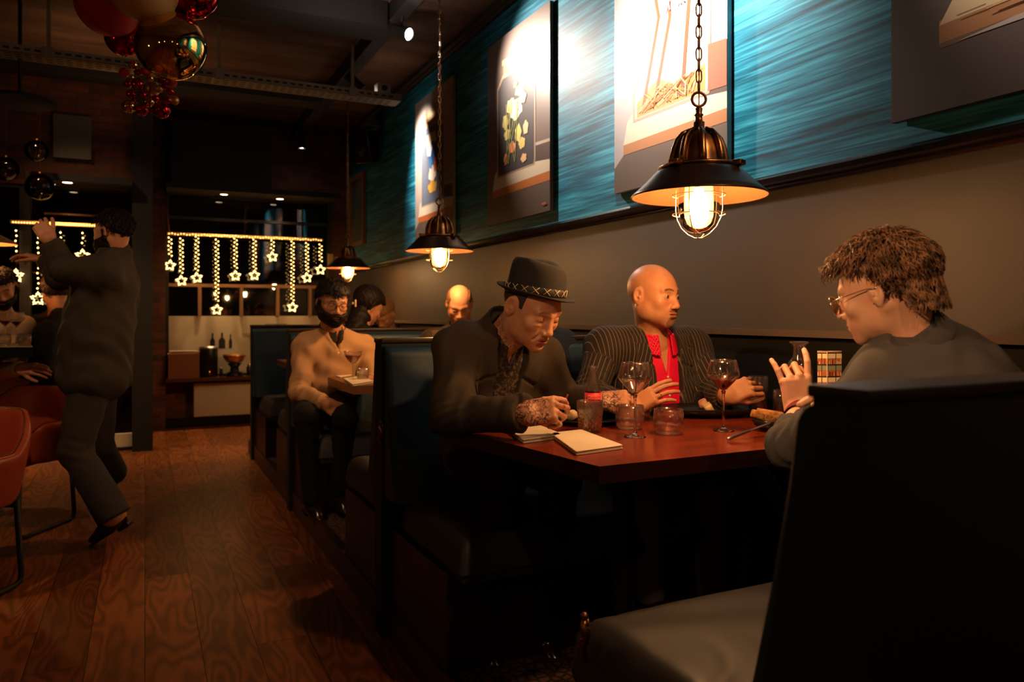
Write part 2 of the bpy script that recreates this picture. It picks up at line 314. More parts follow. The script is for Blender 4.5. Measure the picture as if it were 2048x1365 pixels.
# ---------------------------------------------------------------- shopfront windows
glassw = thin_glass('night window glass', (.75, .75, .75), 1.0)
frost = M('frosted window film', (.50, .42, .30), .8)
oakf = M('oak muntin', (.22, .10, .04), .5)
w1 = MB().box((.2, 9.16, .6), (2.0, 9.166, 2.6)); win = struct('window_1', w1, glassw)
f = MB(); f.box((.2, 9.08, .55), (.235, 9.2, 2.6)); f.box((1.965, 9.08, .55), (2.0, 9.2, 2.6)); f.box((.2, 9.08, 2.56), (2.0, 9.2, 2.6)); f.box((.2, 9.08, .55), (2.0, 9.2, .575)); f.box((.2, 9.12, 2.3), (2, 9.16, 2.33)); obj('window_frame', f, black, win)
f = MB(); f.box((.235, 9.10, 1.55), (1.965, 9.16, 1.585))
for x in (.55, .99, 1.39, 1.76): f.box((x-.018, 9.10, 1.22), (x+.018, 9.155, 1.55))
obj('muntin', f, oakf, win)
f = MB().box((.235, 9.14, .575), (1.965, 9.156, 1.225)); obj('frosted_film', f, frost, win)
# bottle silhouettes and faint lettering lines on the film
def bottle_outline(x, z, h, w, n):
    return [(x-w/2, 9.138, z), (x+w/2, 9.138, z), (x+w/2, 9.138, z+h*.52), (x+n/2, 9.138, z+h*.70), (x+n/2, 9.138, z+h), (x-n/2, 9.138, z+h), (x-n/2, 9.138, z+h*.70), (x-w/2, 9.138, z+h*.52)]
f = MB()
for px, w_, n_, h_ in ((425, .05, .018, .17), (444, .07, .02, .175), (461, .034, .013, .16)):
    q = PZ(px, 700, .9); x = (px-1024)/FP; t = math.atan(x)+YAW; X = 9.138*math.tan(t); f.add(bottle_outline(X, .86, h_, w_, n_), [(0, 1, 2, 3, 4, 5, 6, 7)])
obj('bottle_decal', f, blackmat, win)
f = MB()
for i, (a, b) in enumerate(((1.0, 1.25), (1.02, 1.2), (1.07, 1.12))): f.box((a, 9.1375, 1.02-.02*i), (b, 9.1395, 1.024-.02*i))
f.box((1.09, 9.1375, .88), (1.094, 9.1395, 1.0)); f.box((1.25, 9.1375, 1.12), (1.5, 9.1395, 1.135)); obj('lettering', f, M('film lettering', (.25, .2, .14), .7), win)
m = MB().obox((1.1, 8.98, .535), (.9, .12, .02)); obj('window_sill', m, M('walnut ledge', (.10, .04, .02), .25), win)
w2 = MB().box((-3.9, 7.84, .16), (-.08, 7.846, 2.38)); win2 = struct('window_2', w2, glassw)
f = MB(); f.box((-.98, 7.77, .0), (-.90, 7.9, 2.4)); f.box((-4, 7.77, 2.36), (-.08, 7.9, 2.40)); f.box((-4, 7.77, .0), (-.08, 7.9, .03)); f.box((-.10, 7.77, 0), (-.06, 7.9, 2.4)); obj('window_frame', f, black, win2)
f = MB(); f.box((-3.9, 7.80, .03), (-.1, 7.86, .15)); obj('window_sill', f, whitep, win2)
f = MB(); f.box((-3.9, 7.80, .75), (-.1, 7.836, .90)); obj('window_rail', f, black, win2)
f = MB(); f.box((-.8, 7.80, 2.13), (-.12, 7.83, 2.145)); obj('lit_edge_strip', f, brass, win2)  # strip put in for the light caught along the top frame edge
# room beyond the left window: darkness closed by a far wall
m = MB(); m.box((-4, 10.8, 0), (2.6, 10.9, 3.4)); struct('wall_outside', m, M('night street wall', (.02, .012, .008), .9))
m = MB().obox((-.02, 7.72, 1.7), (.085, .07, 1.7)); obj('steel_column', m, blackmat, None, 'square black steel column between the two shopfront windows', 'column', kind='structure')
# soffit over the back window with downlights
m = MB().box((.2, 8.6, 2.56), (2.0, 9.1, 2.62)); m.box((.25, 8.62, 2.62), (1.25, 9.0, 3.25)); struct('ceiling_soffit', m, blackmat)
dl_em = emitter('downlight lens', (1, .72, .4), 9)
for i, (px, py, z, lab) in enumerate(((448, 389, 2.56, 'round downlight in the black soffit above the bottle decals'), (560, 398, 2.56, 'round downlight in the soffit at the wall end of the window'), (135, 365, 2.385, 'round downlight over the window behind the waiter'))):
    d = (z-HC)*FP/(628-py); p = P(px, py, d)
    t = thing('downlight', p, lab, 'downlight', 'recessed downlights by the windows')
    obj('lens', MB().lathe([(0.0001, -.003), (.035, -.003), (.04, 0)], 24, p), dl_em, t)
    obj('trim_ring', MB().lathe([(.04, 0), (.047, -.005), (.054, 0), (.054, .02)], 24, p), black, t)
    light('SPOT', 'downlight_beam', p-[0, 0, .02], 80, (1, .62, .28), .03, p-[0, 0, 2], 105, 1.0)
m = MB().box((-.9, 7.5, 2.39), (-.1, 7.75, 2.45)); struct('ceiling_soffit_left', m, blackmat)
m = MB().box((-.72, 7.69, 2.62), (-.43, 7.75, 3.0)); o = obj('vent_grille', m, M('grey metal', (.10, .09, .07), .5), None, 'grey rectangular vent panel on the brickwork above the waiter', 'vent')
# ---------------------------------------------------------------- ceiling fittings
t = thing('lighting_track', (1.57, 4, 3.4), 'black ceiling track that carries the spotlights along the picture wall', 'lighting track')
obj('rail', MB().box((1.52, .5, 3.28), (1.62, 9.0, 3.40)), blackmat, t)
t = thing('ceiling_beam', (0, 5.2, 3.4), 'dark boxed beam crossing the ceiling in front of the cable tray', 'beam')
obj('casing', MB().box((-3.9, 5.05, 3.22), (1.5, 5.35, 3.40)), blackmat, t)
obj('casing', MB().box((-3.9, 7.2, 3.24), (1.5, 7.45, 3.40)), blackmat, t)
t = thing('cable_tray', (0, 6.1, 3.0), 'long perforated grey metal cable tray hung under the ceiling', 'cable tray')
trm = M('galvanised metal', (.26, .20, .14), .5, .4)
obj('channel', MB().box((-3.9, 6.0, 3.0), (1.9, 6.18, 3.004)).box((-3.9, 6.0, 3.0), (1.9, 6.004, 3.055)).box((-3.9, 6.18, 3.0), (1.9, 6.184, 3.055)), trm, t)
f = MB()
for i in range(95):
    x = -3.85+i*.06
    for y in (6.04, 6.09, 6.14): f.box((x, y-.007, 2.9985), (x+.036, y+.007, 2.9998))
    f.box((x, 5.9985, 3.02), (x+.036, 5.9998, 3.035))
obj('perforation', f, blackmat, t)
for px in (100, 436, 700):
    X = 6.09*math.tan(math.atan((px-1024)/FP)+YAW); obj('hanger', MB().box((X-.012, 6.0, 3.05), (X+.012, 6.02, 3.4)).box((X-.03, 5.985, 2.985), (X+.03, 6.0, 3.06)), trm, t)
q = P(765, 180, 6.25); t = thing('junction_box', q-[0, 0, .05], 'small pale junction box with a round black knob on the cable tray', 'junction box')
obj('case', MB().obox(q, (.055, .05, .045), bev=.006), M('box grey', (.3, .25, .2), .5), t); obj('knob', MB().lathe([(.022, 0), (.022, .02), (.0001, .022)], 16, q-[.0, .05, 0], rot_to((0, -1, 0))), black, t)
def spot_head(loc, target, lab):
    a = np.array(loc, float); dvec = np.array(target, float)-a; R = rot_to(dvec); t = thing('track_spotlight', a, lab, 'spotlight', 'track spotlights')
    obj('housing', MB().lathe([(.0001, -.10), (.034, -.10), (.04, -.085), (.042, .05), (.046, .055), (.046, .07), (.040, .07), (.040, .055)], 24, a, R), blackmat, t)
    obj('lamp_face', MB().lathe([(.0001, .058), (.040, .058)], 24, a, R), spotface, t)
    obj('bracket', MB().tube([a+R@np.array([.045, 0, -.03]), a+R@np.array([.05, 0, -.06])+[0, 0, .05], [a[0], a[1], 3.29]], .009), blackmat, t)
spotface = emitter('spot face', (1, .86, .74), 25)
labs = ['', 'black track spotlight with a glowing white face, nearest on the track', 'black track spotlight beside the pendant ceiling hook', 'small black track spotlight shining straight down by the back window', '']
for i in (1, 2, 3): spot_head(SPOTS[i][0], SPOTS[i][1], labs[i])
# loudspeaker on its bracket and framed print on the far end of the picture wall
q = P(733, 295, 7.9); t = thing('loudspeaker', q, 'black wall loudspeaker on a pale angled bracket', 'loudspeaker')
Rs = frame((-.75, -.6, -.25)); obj('cabinet', MB().obox(q, (.10, .09, .16), Rs, .015), black, t)
obj('cone', MB().lathe([(.0001, .02), (.05, .005), (.06, .0), (.065, .006), (.07, 0)], 24, q+Rs@np.array([0, .092, -.03]), rot_to(Rs[:, 1])), M('speaker cone', (.02, .02, .02), .5), t)
obj('bracket', MB().box((q[0]-.05, q[1]-.12, q[2]+.2), (XW, q[1]+.02, q[2]+.215)).box((q[0]+.16, q[1]-.12, q[2]-.25), (q[0]+.175, q[1]-.07, q[2]+.2)), M('bracket grey', (.25, .2, .16), .5), t)
# ---------------------------------------------------------------- pictures
PM = {}
def pm(c, rough=.45):
    k = tuple(c)
    if k not in PM: PM[k] = M('print ink', c, rough)
    return PM[k]
def picture(y_far, y_near, z0, z1, bg, polys, lab):
    t = thing('canvas_picture', (XW, (y_far+y_near)/2, z0), lab, 'picture', 'large jar pictures on the teal wall')
    x = XW-.034; W = y_far-y_near; H = z1-z0
    cv = obj('canvas', MB().obox((x+.012, (y_far+y_near)/2, (z0+z1)/2), (.012, W/2, H/2)), pm(bg), t)
    obj('batten', MB().box((x+.024, y_near+.12, z0+.12), (XW-.0045, y_near+.17, z1-.12)), blackmat, t); obj('batten', MB().box((x+.024, y_far-.17, z0+.12), (XW-.004, y_far-.12, z1-.12)), blackmat, t)
    cols = []; mb = MB()
    for i, (c, pts) in enumerate(polys):
        if c not in cols: cols.append(c)
        mb.mi = cols.index(c); e = .0006+.00025*i
        mb.add([(x-e, y_far-u*W, z0+v*H) for u, v in pts], [tuple(range(len(pts)))])
    if polys: obj('painted_image', mb, [pm(c) for c in cols], t)
    return t
def blob(cu, cv, ru, rv, n=14, wob=.25, seed=0):
    r_ = np.random.RandomState(seed); ph = r_.rand()*6
    return [(cu+ru*(1+wob*math.sin(5*a+ph)*.6)*math.cos(a), cv+rv*(1+wob*math.sin(5*a+ph)*.6)*math.sin(a)) for a in np.linspace(0, 2*math.pi, n, endpoint=False)]
def strokes(u0, v0, u1, v1, n, wdt, seed, jit=.02, curve=.05):
    r_ = np.random.RandomState(seed); out = []
    for i in range(n):
        a = r_.rand(); b = r_.rand(); k = (r_.rand()-.5)*curve; pu = [u0+(u1-u0)*a+(r_.rand()-.5)*jit, u0+(u1-u0)*b+(r_.rand()-.5)*jit]
        out.append([(pu[0]-wdt, v0), (pu[0]+wdt, v0), ((pu[0]+pu[1])/2+wdt+k, (v0+v1)/2), (pu[1]+wdt, v1), (pu[1]-wdt, v1), ((pu[0]+pu[1])/2-wdt+k, (v0+v1)/2)])
    return out
def jar_set(bg_back, shelf_front, lip, inside, s=1.0, jl=.2, jr=.78, jb=.255, jt=.76, lid=True):
    o = [((.10, .07, .055), [(0, 0), (1, 0), (1, .145), (.10, .145), (0, .10)]),
         ((.42, .33, .26), [(.60, .345), (1, .33), (1, .345), (.6, .36)]),
         ((.075, .045, .035), [(.60, .24), (1, .225), (1, .33), (.6, .345)]),
         (lip, [(.10, .185), (1, .19), (1, .245), (.20, .30), (.14, .27)]),
         (shelf_front, [(.10, .145), (1, .145), (1, .19), (.10, .185)])]
    for st in strokes(.1, .16, 1, .163, 3, .001, 3): pass
    o += [((.34, .24, .17), [(jl-.02, jb-.01), (jr+.01, jb-.01), (jr+.02, jb+.02), (jr+.02, jt-.03), (jr-.08, jt+.03), (jl+.08, jt+.03), (jl-.02, jt-.03)]),
          (inside, [(jl, jb), (jr-.01, jb), (jr, jb+.02), (jr, jt-.04), (jr-.08, jt+.01), (jl+.08, jt+.01), (jl, jt-.04)])]
    if lid: o += [((.30, .17, .09), [(jl+.09, jt+.03), (jr-.09, jt+.03), (jr-.09, jt+.10), (jl+.09, jt+.10)]), ((.42, .28, .16), [(jl+.07, jt+.08), (jr-.07, jt+.08), (jr-.07, jt+.11), (jl+.07, jt+.11)])]
    return o
ps = jar_set(0, (.42, .13, .03), (.55, .46, .34), (.05, .045, .045))
for i, (u, v, ru, rv, c) in enumerate([(.5, .57, .10, .055, (.75, .68, .5)), (.42, .60, .07, .04, (.7, .55, .25)), (.56, .66, .07, .03, (.55, .42, .2)), (.33, .53, .05, .04, (.42, .36, .12)), (.36, .46, .05, .03, (.5, .42, .16)), (.54, .44, .05, .045, (.55, .45, .14)), (.6, .38, .05, .03, (.5, .4, .12)), (.44, .38, .06, .03, (.62, .2, .1)), (.34, .33, .035, .03, (.7, .25, .12)), (.66, .45, .04, .035, (.6, .42, .25)), (.63, .30, .045, .022, (.6, .35, .18)), (.5, .70, .03, .02, (.4, .3, .12)), (.62, .61, .05, .03, (.6, .5, .28))]):
    ps.append((c, blob(u, v, ru, rv, seed=i)))
for i, st in enumerate(strokes(.3, .30, .62, .62, 6, .004, 5)): ps.append(((.22, .24, .06), st))
ps.append(((.55, .12, .04), [(.9, .035), (.96, .037), (.96, .045), (.9, .043)]))
picture(4.86, 3.95, 1.865, 3.115, (.13, .09, .072), ps, 'picture of a glass jar of pale flowers on an orange-edged shelf')
ps = jar_set(0, (.40, .10, .025), (.55, .46, .34), (.10, .12, .16))
for i, (u, v, ru, rv, c) in enumerate([(.45, .68, .16, .05, (.45, .38, .3)), (.5, .58, .12, .08, (.02, .10, .3)), (.42, .62, .07, .05, (.75, .7, .65)), (.5, .45, .10, .06, (.7, .6, .5)), (.5, .36, .12, .04, (.6, .32, .05)), (.58, .5, .05, .05, (.55, .15, .05)), (.46, .52, .04, .04, (.05, .2, .4))]):
    ps.append((c, blob(u, v, ru, rv, seed=i+20)))
picture(6.44, 5.53, 1.865, 3.115, (.30, .25, .22), ps, 'narrowest looking picture of a jar with blue and orange contents, farthest on the teal wall')
ps = jar_set(0, (.36, .15, .05), (.60, .50, .38), (.60, .48, .36), jl=.22, jr=.86, jb=.27, jt=.95, lid=False)
ps.append(((.30, .09, .05), [(.86, .27), (1, .265), (1, .42), (.86, .43)]))
ps.append(((.55, .24, .07), [(.24, .275), (.84, .275), (.84, .37), (.6, .34), (.44, .39), (.24, .33)]))
for i, (a, b, c, d_) in enumerate([(.30, .30, .45, .62), (.45, .62, .36, .86), (.42, .32, .55, .60), (.55, .60, .50, .84), (.36, .86, .60, .88), (.60, .88, .72, .66), (.66, .32, .72, .66), (.50, .84, .66, .74)]):
    w_ = .014; ps.append(((.42, .05, .02), [(a-w_, b), (a+w_, b), (c+w_, d_), (c-w_, d_)]))
for i, st in enumerate(strokes(.26, .29, .82, .36, 26, .005, 9, curve=.06)): ps.append((((.30, .11, .03), (.7, .45, .2), (.45, .2, .06))[i % 3], st))
for i, st in enumerate(strokes(.5, .62, .8, .8, 8, .006, 11, curve=.1)): ps.append((((.62, .4, .34), (.7, .55, .5))[i % 2], st))
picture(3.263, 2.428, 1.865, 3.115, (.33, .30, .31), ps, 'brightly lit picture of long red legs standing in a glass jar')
K0 = lambda L_: [(c, [(u, (v-.235)*.8+.15) for u, v in pts]) for c, pts in L_]
ps = [((.10, .075, .065), [(0, 0), (.0, 0), (.6, 0), (.47, .28), (0, .21)]), ((.16, .10, .07), [(.19, .235), (1, .26), (1, .33), (.19, .305)]), ((.38, .17, .06), [(.19, .25), (1, .275), (1, .34), (.19, .32)]), ((.62, .47, .28), [(.19, .305), (1, .335), (1, .50), (.34, .49), (.30, .45)]),
      ((.30, .20, .15), [(.40, .375), (.44, .36), (.96, .375), (.99, .40), (.99, 1), (.38, 1)]), ((.55, .25, .10), [(.42, .39), (.45, .375), (.95, .39), (.97, .41), (.97, .98), (.40, .98)]), ((.42, .36, .33), [(.25, .24), (.5, .243), (.62, .258), (.8, .255), (1, .27), (1, .275), (.6, .262), (.45, .258)])]
for i, st in enumerate(strokes(.45, .42, .93, .7, 30, .006, 19, curve=.1)): ps.append((((.7, .42, .22), (.35, .12, .05), (.75, .55, .4))[i % 3], st))
for i in range(24):
    u = .2+.8*rng.rand(); v = .27+.05*rng.rand()+.03*(u-.19); ps.append((((.22, .10, .04), (.55, .33, .12))[i % 2], [(u, v), (u+.10, v+.003), (u+.10, v+.007), (u, v+.004)]))
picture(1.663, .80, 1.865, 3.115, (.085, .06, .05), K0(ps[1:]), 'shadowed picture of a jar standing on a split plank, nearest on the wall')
t = thing('framed_print', (XW, 8.5, 2.0), 'small framed print in a brown wood frame, on the far dark end of the wall', 'picture')
y0, y1, z0, z1 = 8.22, 8.85, 2.02, 2.83
obj('frame', MB().box((XW-.04, y0, z0), (XW-.002, y0+.05, z1)).box((XW-.04, y1-.05, z0), (XW-.002, y1, z1)).box((XW-.04, y0+.05, z0), (XW-.002, y1-.05, z0+.05)).box((XW-.04, y0+.05, z1-.05), (XW-.002, y1-.05, z1)), M('brown frame', (.22, .10, .04), .4), t)
obj('print', MB().box((XW-.02, y0+.04, z0+.04), (XW-.004, y1-.04, z1-.04)), M('dark print', (.03, .06, .07), .5, noise=(3, (.14, .10, .05), 3, .4, .7)), t)
# ---------------------------------------------------------------- pendant lamps
bulb_em = emitter('filament bulb', (1.0, .50, .17), 620)
jar = bpy.data.materials.new('ribbed amber jar'); jar.use_nodes = True; nt = jar.node_tree; nt.nodes.clear()
o_ = N(nt, 'ShaderNodeOutputMaterial'); mx_ = N(nt, 'ShaderNodeMixShader'); mx_.inputs[0].default_value = .10; tr_ = N(nt, 'ShaderNodeBsdfTransparent'); tl_ = N(nt, 'ShaderNodeBsdfTranslucent'); tl_.inputs[0].default_value = (.55, .42, .22, 1)
mx2 = N(nt, 'ShaderNodeMixShader'); fr_ = N(nt, 'ShaderNodeFresnel'); fr_.inputs[0].default_value = 1.4; gl_ = N(nt, 'ShaderNodeBsdfGlossy'); gl_.inputs['Roughness'].default_value = .08
nt.links.new(tr_.outputs[0], mx_.inputs[1]); nt.links.new(tl_.outputs[0], mx_.inputs[2]); nt.links.new(fr_.outputs[0], mx2.inputs[0]); nt.links.new(mx_.outputs[0], mx2.inputs[1]); nt.links.new(gl_.outputs[0], mx2.inputs[2]); nt.links.new(mx2.outputs[0], o_.inputs[0])
cagem = M('gilt cage wire', (.75, .55, .34), .3, .9)
def pendant(loc, top, lab, hook=False):
    L = np.array(loc, float); t = thing('pendant_lamp', L, lab, 'pendant lamp', 'caged industrial pendants over the booths')
    S = MB().lathe([(.203, 0), (.205, .002), (.203, .006), (.185, .022), (.16, .045), (.138, .068), (.128, .078), (.118, .083), (.07, .088)], 56, L)
    obj('lamp_shade', S, bronze, t); obj('shade_lining', MB().lathe([(.201, .001), (.183, .018), (.158, .041), (.136, .063), (.07, .08), (.02, .08)], 56, L), inner, t)
    B = MB().lathe([(.10, .084), (.10, .092), (.078, .093), (.076, .10), (.071, .13), (.062, .16), (.052, .18), (.035, .196), (.02, .203), (.017, .205), (.017, .228), (.012, .23), (.010, .245), (.014, .25), (.009, .256), (.011, .27), (.004, .276)], 36, L)
    for k in range(8):
        a = 2*math.pi*k/8+.25; c, s_ = math.cos(a), math.sin(a)
        prof = [(.080, .09), (.079, .12), (.073, .15), (.064, .175), (.048, .195), (.026, .206)]
        B.tube([L+[r*c, r*s_, z] for r, z in prof], [.011, .0105, .0095, .0085, .0075, .006], 8)
    obj('lamp_body', B, brass, t)
    C = MB()
    for a in (.35, .35+math.pi, .35+math.pi/2, .35-math.pi/2):
        c, s_ = math.cos(a), math.sin(a); R = np.stack([[c, s_, 0], [-s_, c, 0], [0, 0, 1.0]], 1); C.obox(L+[c*.128, s_*.128, .088], (.018, .016, .008), R, .003)
    C.torus(L+[0, 0, .088], .118, .006, None, 48, 6); obj('clamp', C, brass, t)
    obj('hanging_ring', MB().torus(L+[0, 0, .298], .021, .0042, frame(FWD)@np.array([[1, 0, 0], [0, 0, 1], [0, -1, 0]]).T, 28, 8), brass, t)
    J = [(.060, .03), (.062, .0), (.062, -.03), (.060, -.06), (.052, -.085), (.036, -.102), (.018, -.11), (.0001, -.112)]
    obj('glass_jar', MB().lathe(J, 32, L), jar, t)
    obj('bulb', MB().lathe([(.012, .03), (.014, .02), (.024, 0), (.03, -.025), (.029, -.045), (.018, -.066), (.0001, -.072)], 20, L), bulb_em, t)
    obj('bulb_socket', MB().lathe([(.02, .08), (.02, .028), (.012, .026)], 16, L), brass, t)
    G = MB()
    for z, r in ((.006, .079), (-.052, .079)): G.torus(L+[0, 0, z], r, .0017, None, 40, 6)
    for k in range(2):
        a = .5+k*math.pi/2; c, s_ = math.cos(a), math.sin(a)
        pts = [(.074, .03), (.075, 0), (.075, -.04), (.070, -.065), (.056, -.092), (.035, -.112), (.012, -.124)]
        pts = pts+[(-r, z) for r, z in pts[::-1]]; G.tube([L+[r*c, r*s_, z] for r, z in pts], .0017, 6)
    obj('wire_cage', G, cagem, t)
    K = MB(); z = .335; i = 0; ln = .040
    while L[2]+z < top:
        a = frame(FWD if i % 2 else RGT); R = np.stack([a[:, 0], a[:, 2], -a[:, 1]], 1)
        pts = []
        for q_ in range(16):
            th = 2*math.pi*q_/16; pts.append(L+[0, 0, z]+R@np.array([.0085*math.cos(th), .0145*math.sin(th)+(.006 if math.sin(th) > 0 else -.006), 0]))
        K.tube(pts, .0024, 6, True); z += ln*.84; i += 1
    K.tube([L+[.003, .003, .28], L+[.004, -.003, (top-L[2])*.5], [L[0], L[1], top]], .0018, 5)
    obj('chain', K, brass, t)
    if hook: obj('ceiling_hook', MB().sphere((L[0], L[1], top-.02), .045, 18), chrome, t)
    return t
pendant(P(1397.7, 395, 2.30), 3.285, 'large caged pendant lamp over the table with the wine glasses')
pendant(P(879, 503, 4.53), 3.285, 'caged pendant lamp above the balding diner, middle of the row')
pendant(P(695.5, 537, 7.0), 3.36, 'smallest looking caged pendant lamp, behind the bearded diner', True)
# pendant of the next table, only its rim reaches into the picture
q = P(-34, 488, 4.9); t = thing('cone_pendant_lamp', q, 'pale shade of a pendant lamp over the high table at the edge', 'pendant lamp')
obj('lamp_shade', MB().lathe([(.19, 0), (.17, .02), (.08, .07), (.03, .12), (.02, .16)], 36, q), M('pale shade', (.35, .2, .1), .5), t)
obj('bulb', MB().sphere(q-[0, 0, .005], .03, 14), emitter('cone bulb', (1, .45, .12), 260), t)
obj('cord', MB().tube([q+[0, 0, .15], [q[0], q[1], 3.4]], .004), black, t)
# ---------------------------------------------------------------- booth benches
def bench(yb, yf, front, rear, lab, name='booth_bench', x0=.82, seat_d=.66, seat_r=.66):
    """core between yb<yf; front = cushion on the -Y side, rear = cushion on the +Y side"""
    t = thing(name, (1.5, (yb+yf)/2, 0), lab, 'booth bench', 'black booth benches along the wall')
    x1 = XW-.06; e = .003
    obj('back_panel', MB().obox(((x0+x1)/2, (yb+yf)/2, .57), ((x1-x0)/2, (yf-yb)/2, .57)), blackmat, t)
    obj('top_cap', MB().obox(((x0+x1)/2, (yb+yf)/2, 1.145), ((x1-x0)/2+.004, (yf-yb)/2+.008, .009), None, .004), darkwood, t)
    for sd, on, d_ in ((-1, front, seat_d), (1, rear, seat_r)):
        if not on: continue
        y = yb if sd < 0 else yf
        U = MB(); n = 8; k = 12; prof = []          # padded leaning backrest, rolled top
        for a in np.linspace(0, math.pi/2, 6): prof.append((y+sd*(.045*math.sin(a)), 1.085+.04*math.cos(a)))
        prof += [(y+sd*.06, 1.0), (y+sd*.095, .85), (y+sd*.135, .7), (y+sd*.175, .55)]
        xs = [x0+.006, x0+.012, x0+.03]+[x0+.03+(x1-x0-.06)*i/10 for i in range(1, 10)]+[x1-.03, x1-.012, x1-.006]
        ins = [0.75, .92, 1]+[1]*9+[1, .92, .75]
        vs = []; nx = len(xs); mp_ = len(prof)
        for i, x in enumerate(xs):
            for (py, pz) in prof: vs.append((x, y+(py-y)*ins[i], pz))
        fs = [(i*mp_+j, i*mp_+j+1, (i+1)*mp_+j+1, (i+1)*mp_+j) for i in range(nx-1) for j in range(mp_-1)]
        U.add(vs, fs, True); U.add([(x0+.006, y, 1.125), (x0+.006, y, .55)]+[(x0+.006, y+(py-y)*.75, pz) for py, pz in prof[::-1]], [tuple(range(2+mp_))])
        obj('backrest', U, leather, t)
        # seat cushion with soft wrinkles
        NX, NY = 90, 44; vs = []; fs = []; ya, yb_ = y+sd*.10, y+sd*(d_+.04)
        for i in range(NX+1):
            for j in range(NY+1):
                u, v = i/NX, j/NY; x = x0+.045+(x1-x0-.05)*u; yy = ya+(yb_-ya)*v
                eu = min(u, 1-u)*1.25; ev = min(v, 1-v)*.62; ee = min(eu, ev, .07)/.07
                z = .45+.12*math.sqrt(max(0, 1-(1-ee)**2.6))+.012*math.sin(math.pi*u)*math.sin(math.pi*v)
                wr = math.exp(-((u-.08)/.22)**2)*(.5+.5*math.sin(5*v+1)); ph = 1.2*(v*9+3*math.sin(u*6+v*3)-u*4)
                z += (-.013*wr*(1-abs(math.sin(ph*1.7)))**3+.0015*math.sin(17*u+9*v+2*math.sin(8*v)))*ee
                vs.append((x, yy, z))
        for i in range(NX):
            for j in range(NY): a = i*(NY+1)+j; fs.append((a, a+1, a+NY+2, a+NY+1))
        C = MB().add(vs, fs, True)
        C.obox(((x0+.045+x1-.005)/2, (ya+yb_)/2, .44), ((x1-x0-.05)/2-.012, abs(yb_-ya)/2-.012, .02))
        cu = obj('seat_cushion', C, seatlea, t)
        ring = [(x0+.055, ya, .475), (x0+.055, yb_-sd*.012, .475), (x1-.01, yb_-sd*.012, .475)]
        obj('piping', MB().tube(ring, .005, 6), leather, cu)
        yl, yh = sorted((y, y+sd*(d_-.04)))
        obj('seat_base', MB().box((x0+.03, yl, .12), (x1-.01, yh, .43)), darkwood, t)
    return t
bench(.665, .75, False, True, 'dark booth bench in the foreground with its back to the camera', seat_r=.70)
b1 = bench(2.84, 2.93, True, True, 'booth bench that the man in the trilby hat sits on')
bench(4.92, 5.0, True, True, 'booth bench that the bearded man in the beige shirt sits on')
bench(6.8, 6.88, True, False, 'dark teal booth bench farthest away beside the radiator')
q = P(766, 850, 2.86)
def ornament(q, lab):
    t = thing('brass_coat_hook', q, lab, 'coat hook'); h = MB().tube([q+[0, 0, .045], q+[-.012, -.008, .03], q+[-.004, -.012, .01], q+[-.014, -.006, -.01], q+[0, -.004, -.05]], [.006, .009, .007, .01, .004], 8)
    h.sphere(q+[-.006, -.004, .05], .009, 10).torus(q+[-.008, -.01, .02], .009, .003, rot_to(FWD)).torus(q+[-.01, -.01, -.002], .008, .003, rot_to(FWD)).torus(q+[0, -.008, .036], .006, .003, rot_to(RGT)); obj('hook', h, brass, t)
ornament(np.array([.812, 2.80, .79]), 'ornate golden hook on the end of the bench behind the hatted man')
ornament(np.array([.862, 1.41, .545]), 'small golden hook at the corner of the foreground seat')
# ---------------------------------------------------------------- booth tables
def table(poly, z, th, lab, mat, legs, edge=None):
    t = thing('booth_table', (np.mean([p[0] for p in poly]), np.mean([p[1] for p in poly]), .12), lab, 'table')
    mb = MB().prism([(x, y, z-th) for x, y in poly], 2, (0, 0, th)); mb.m = [1 if i > 1 else 0 for i in range(len(mb.f))]; o = obj('table_top', mb, [mat, edge or mat], t)
    for (x, y) in legs:
        obj('pedestal', MB().lathe([(.16, .12), (.16, .13), (.04, .145), (.035, .2), (.035, z-th-.02), (.1, z-th)], 24, (x, y, 0)), blackmat, t)
    return t
table([(1.017, 1.60), (2.16, 1.60), (2.16, 2.38), (.905, 2.38)], .87, .045, 'glossy red mahogany table set with glasses and folded napkins', mahog, [(1.35, 1.98), (1.85, 1.98)], M('dark table edge', (.022, .004, .003), .4))
brownw = M('brown oak top', (.20, .075, .03), .35, noise=(3, (.12, .04, .016), 5, .3, .7, (1, 10, 1)))
table([(.985, 3.94), (2.16, 3.94), (2.16, 4.56), (.985, 4.56)], .87, .045, 'brown wooden table in front of the bearded man', brownw, [(1.35, 4.25), (1.85, 4.25)])
table([(.985, 5.92), (2.16, 5.92), (2.16, 6.5), (.985, 6.5)], .87, .045, 'wooden table hidden between the two farthest benches', brownw, [(1.35, 6.2)])
# high table at the left edge
q = PZ(0, 688, 1.04)
t = thing('high_table', (-1.0, 4.6, 0), 'black high table with glasses at the edge of the room', 'table')
ca, cb_ = P(66, 688, 4.85), P(30, 700, 4.1)
obj('table_top', MB().prism([P(60, 684, 4.95)*[1, 1, 0]+[0, 0, 1.0], P(66, 690, 4.3)*[1, 1, 0]+[0, 0, 1.0], P(-240, 690, 4.3)*[1, 1, 0]+[0, 0, 1.0], P(-240, 690, 4.95)*[1, 1, 0]+[0, 0, 1.0]], 2, (0, 0, .06)), black, t)
pc = P(-90, 700, 4.6); obj('pedestal', MB().lathe([(.25, 0), (.25, .015), (.04, .03), (.035, 1.0)], 24, (pc[0], pc[1], 0)), blackmat, t)
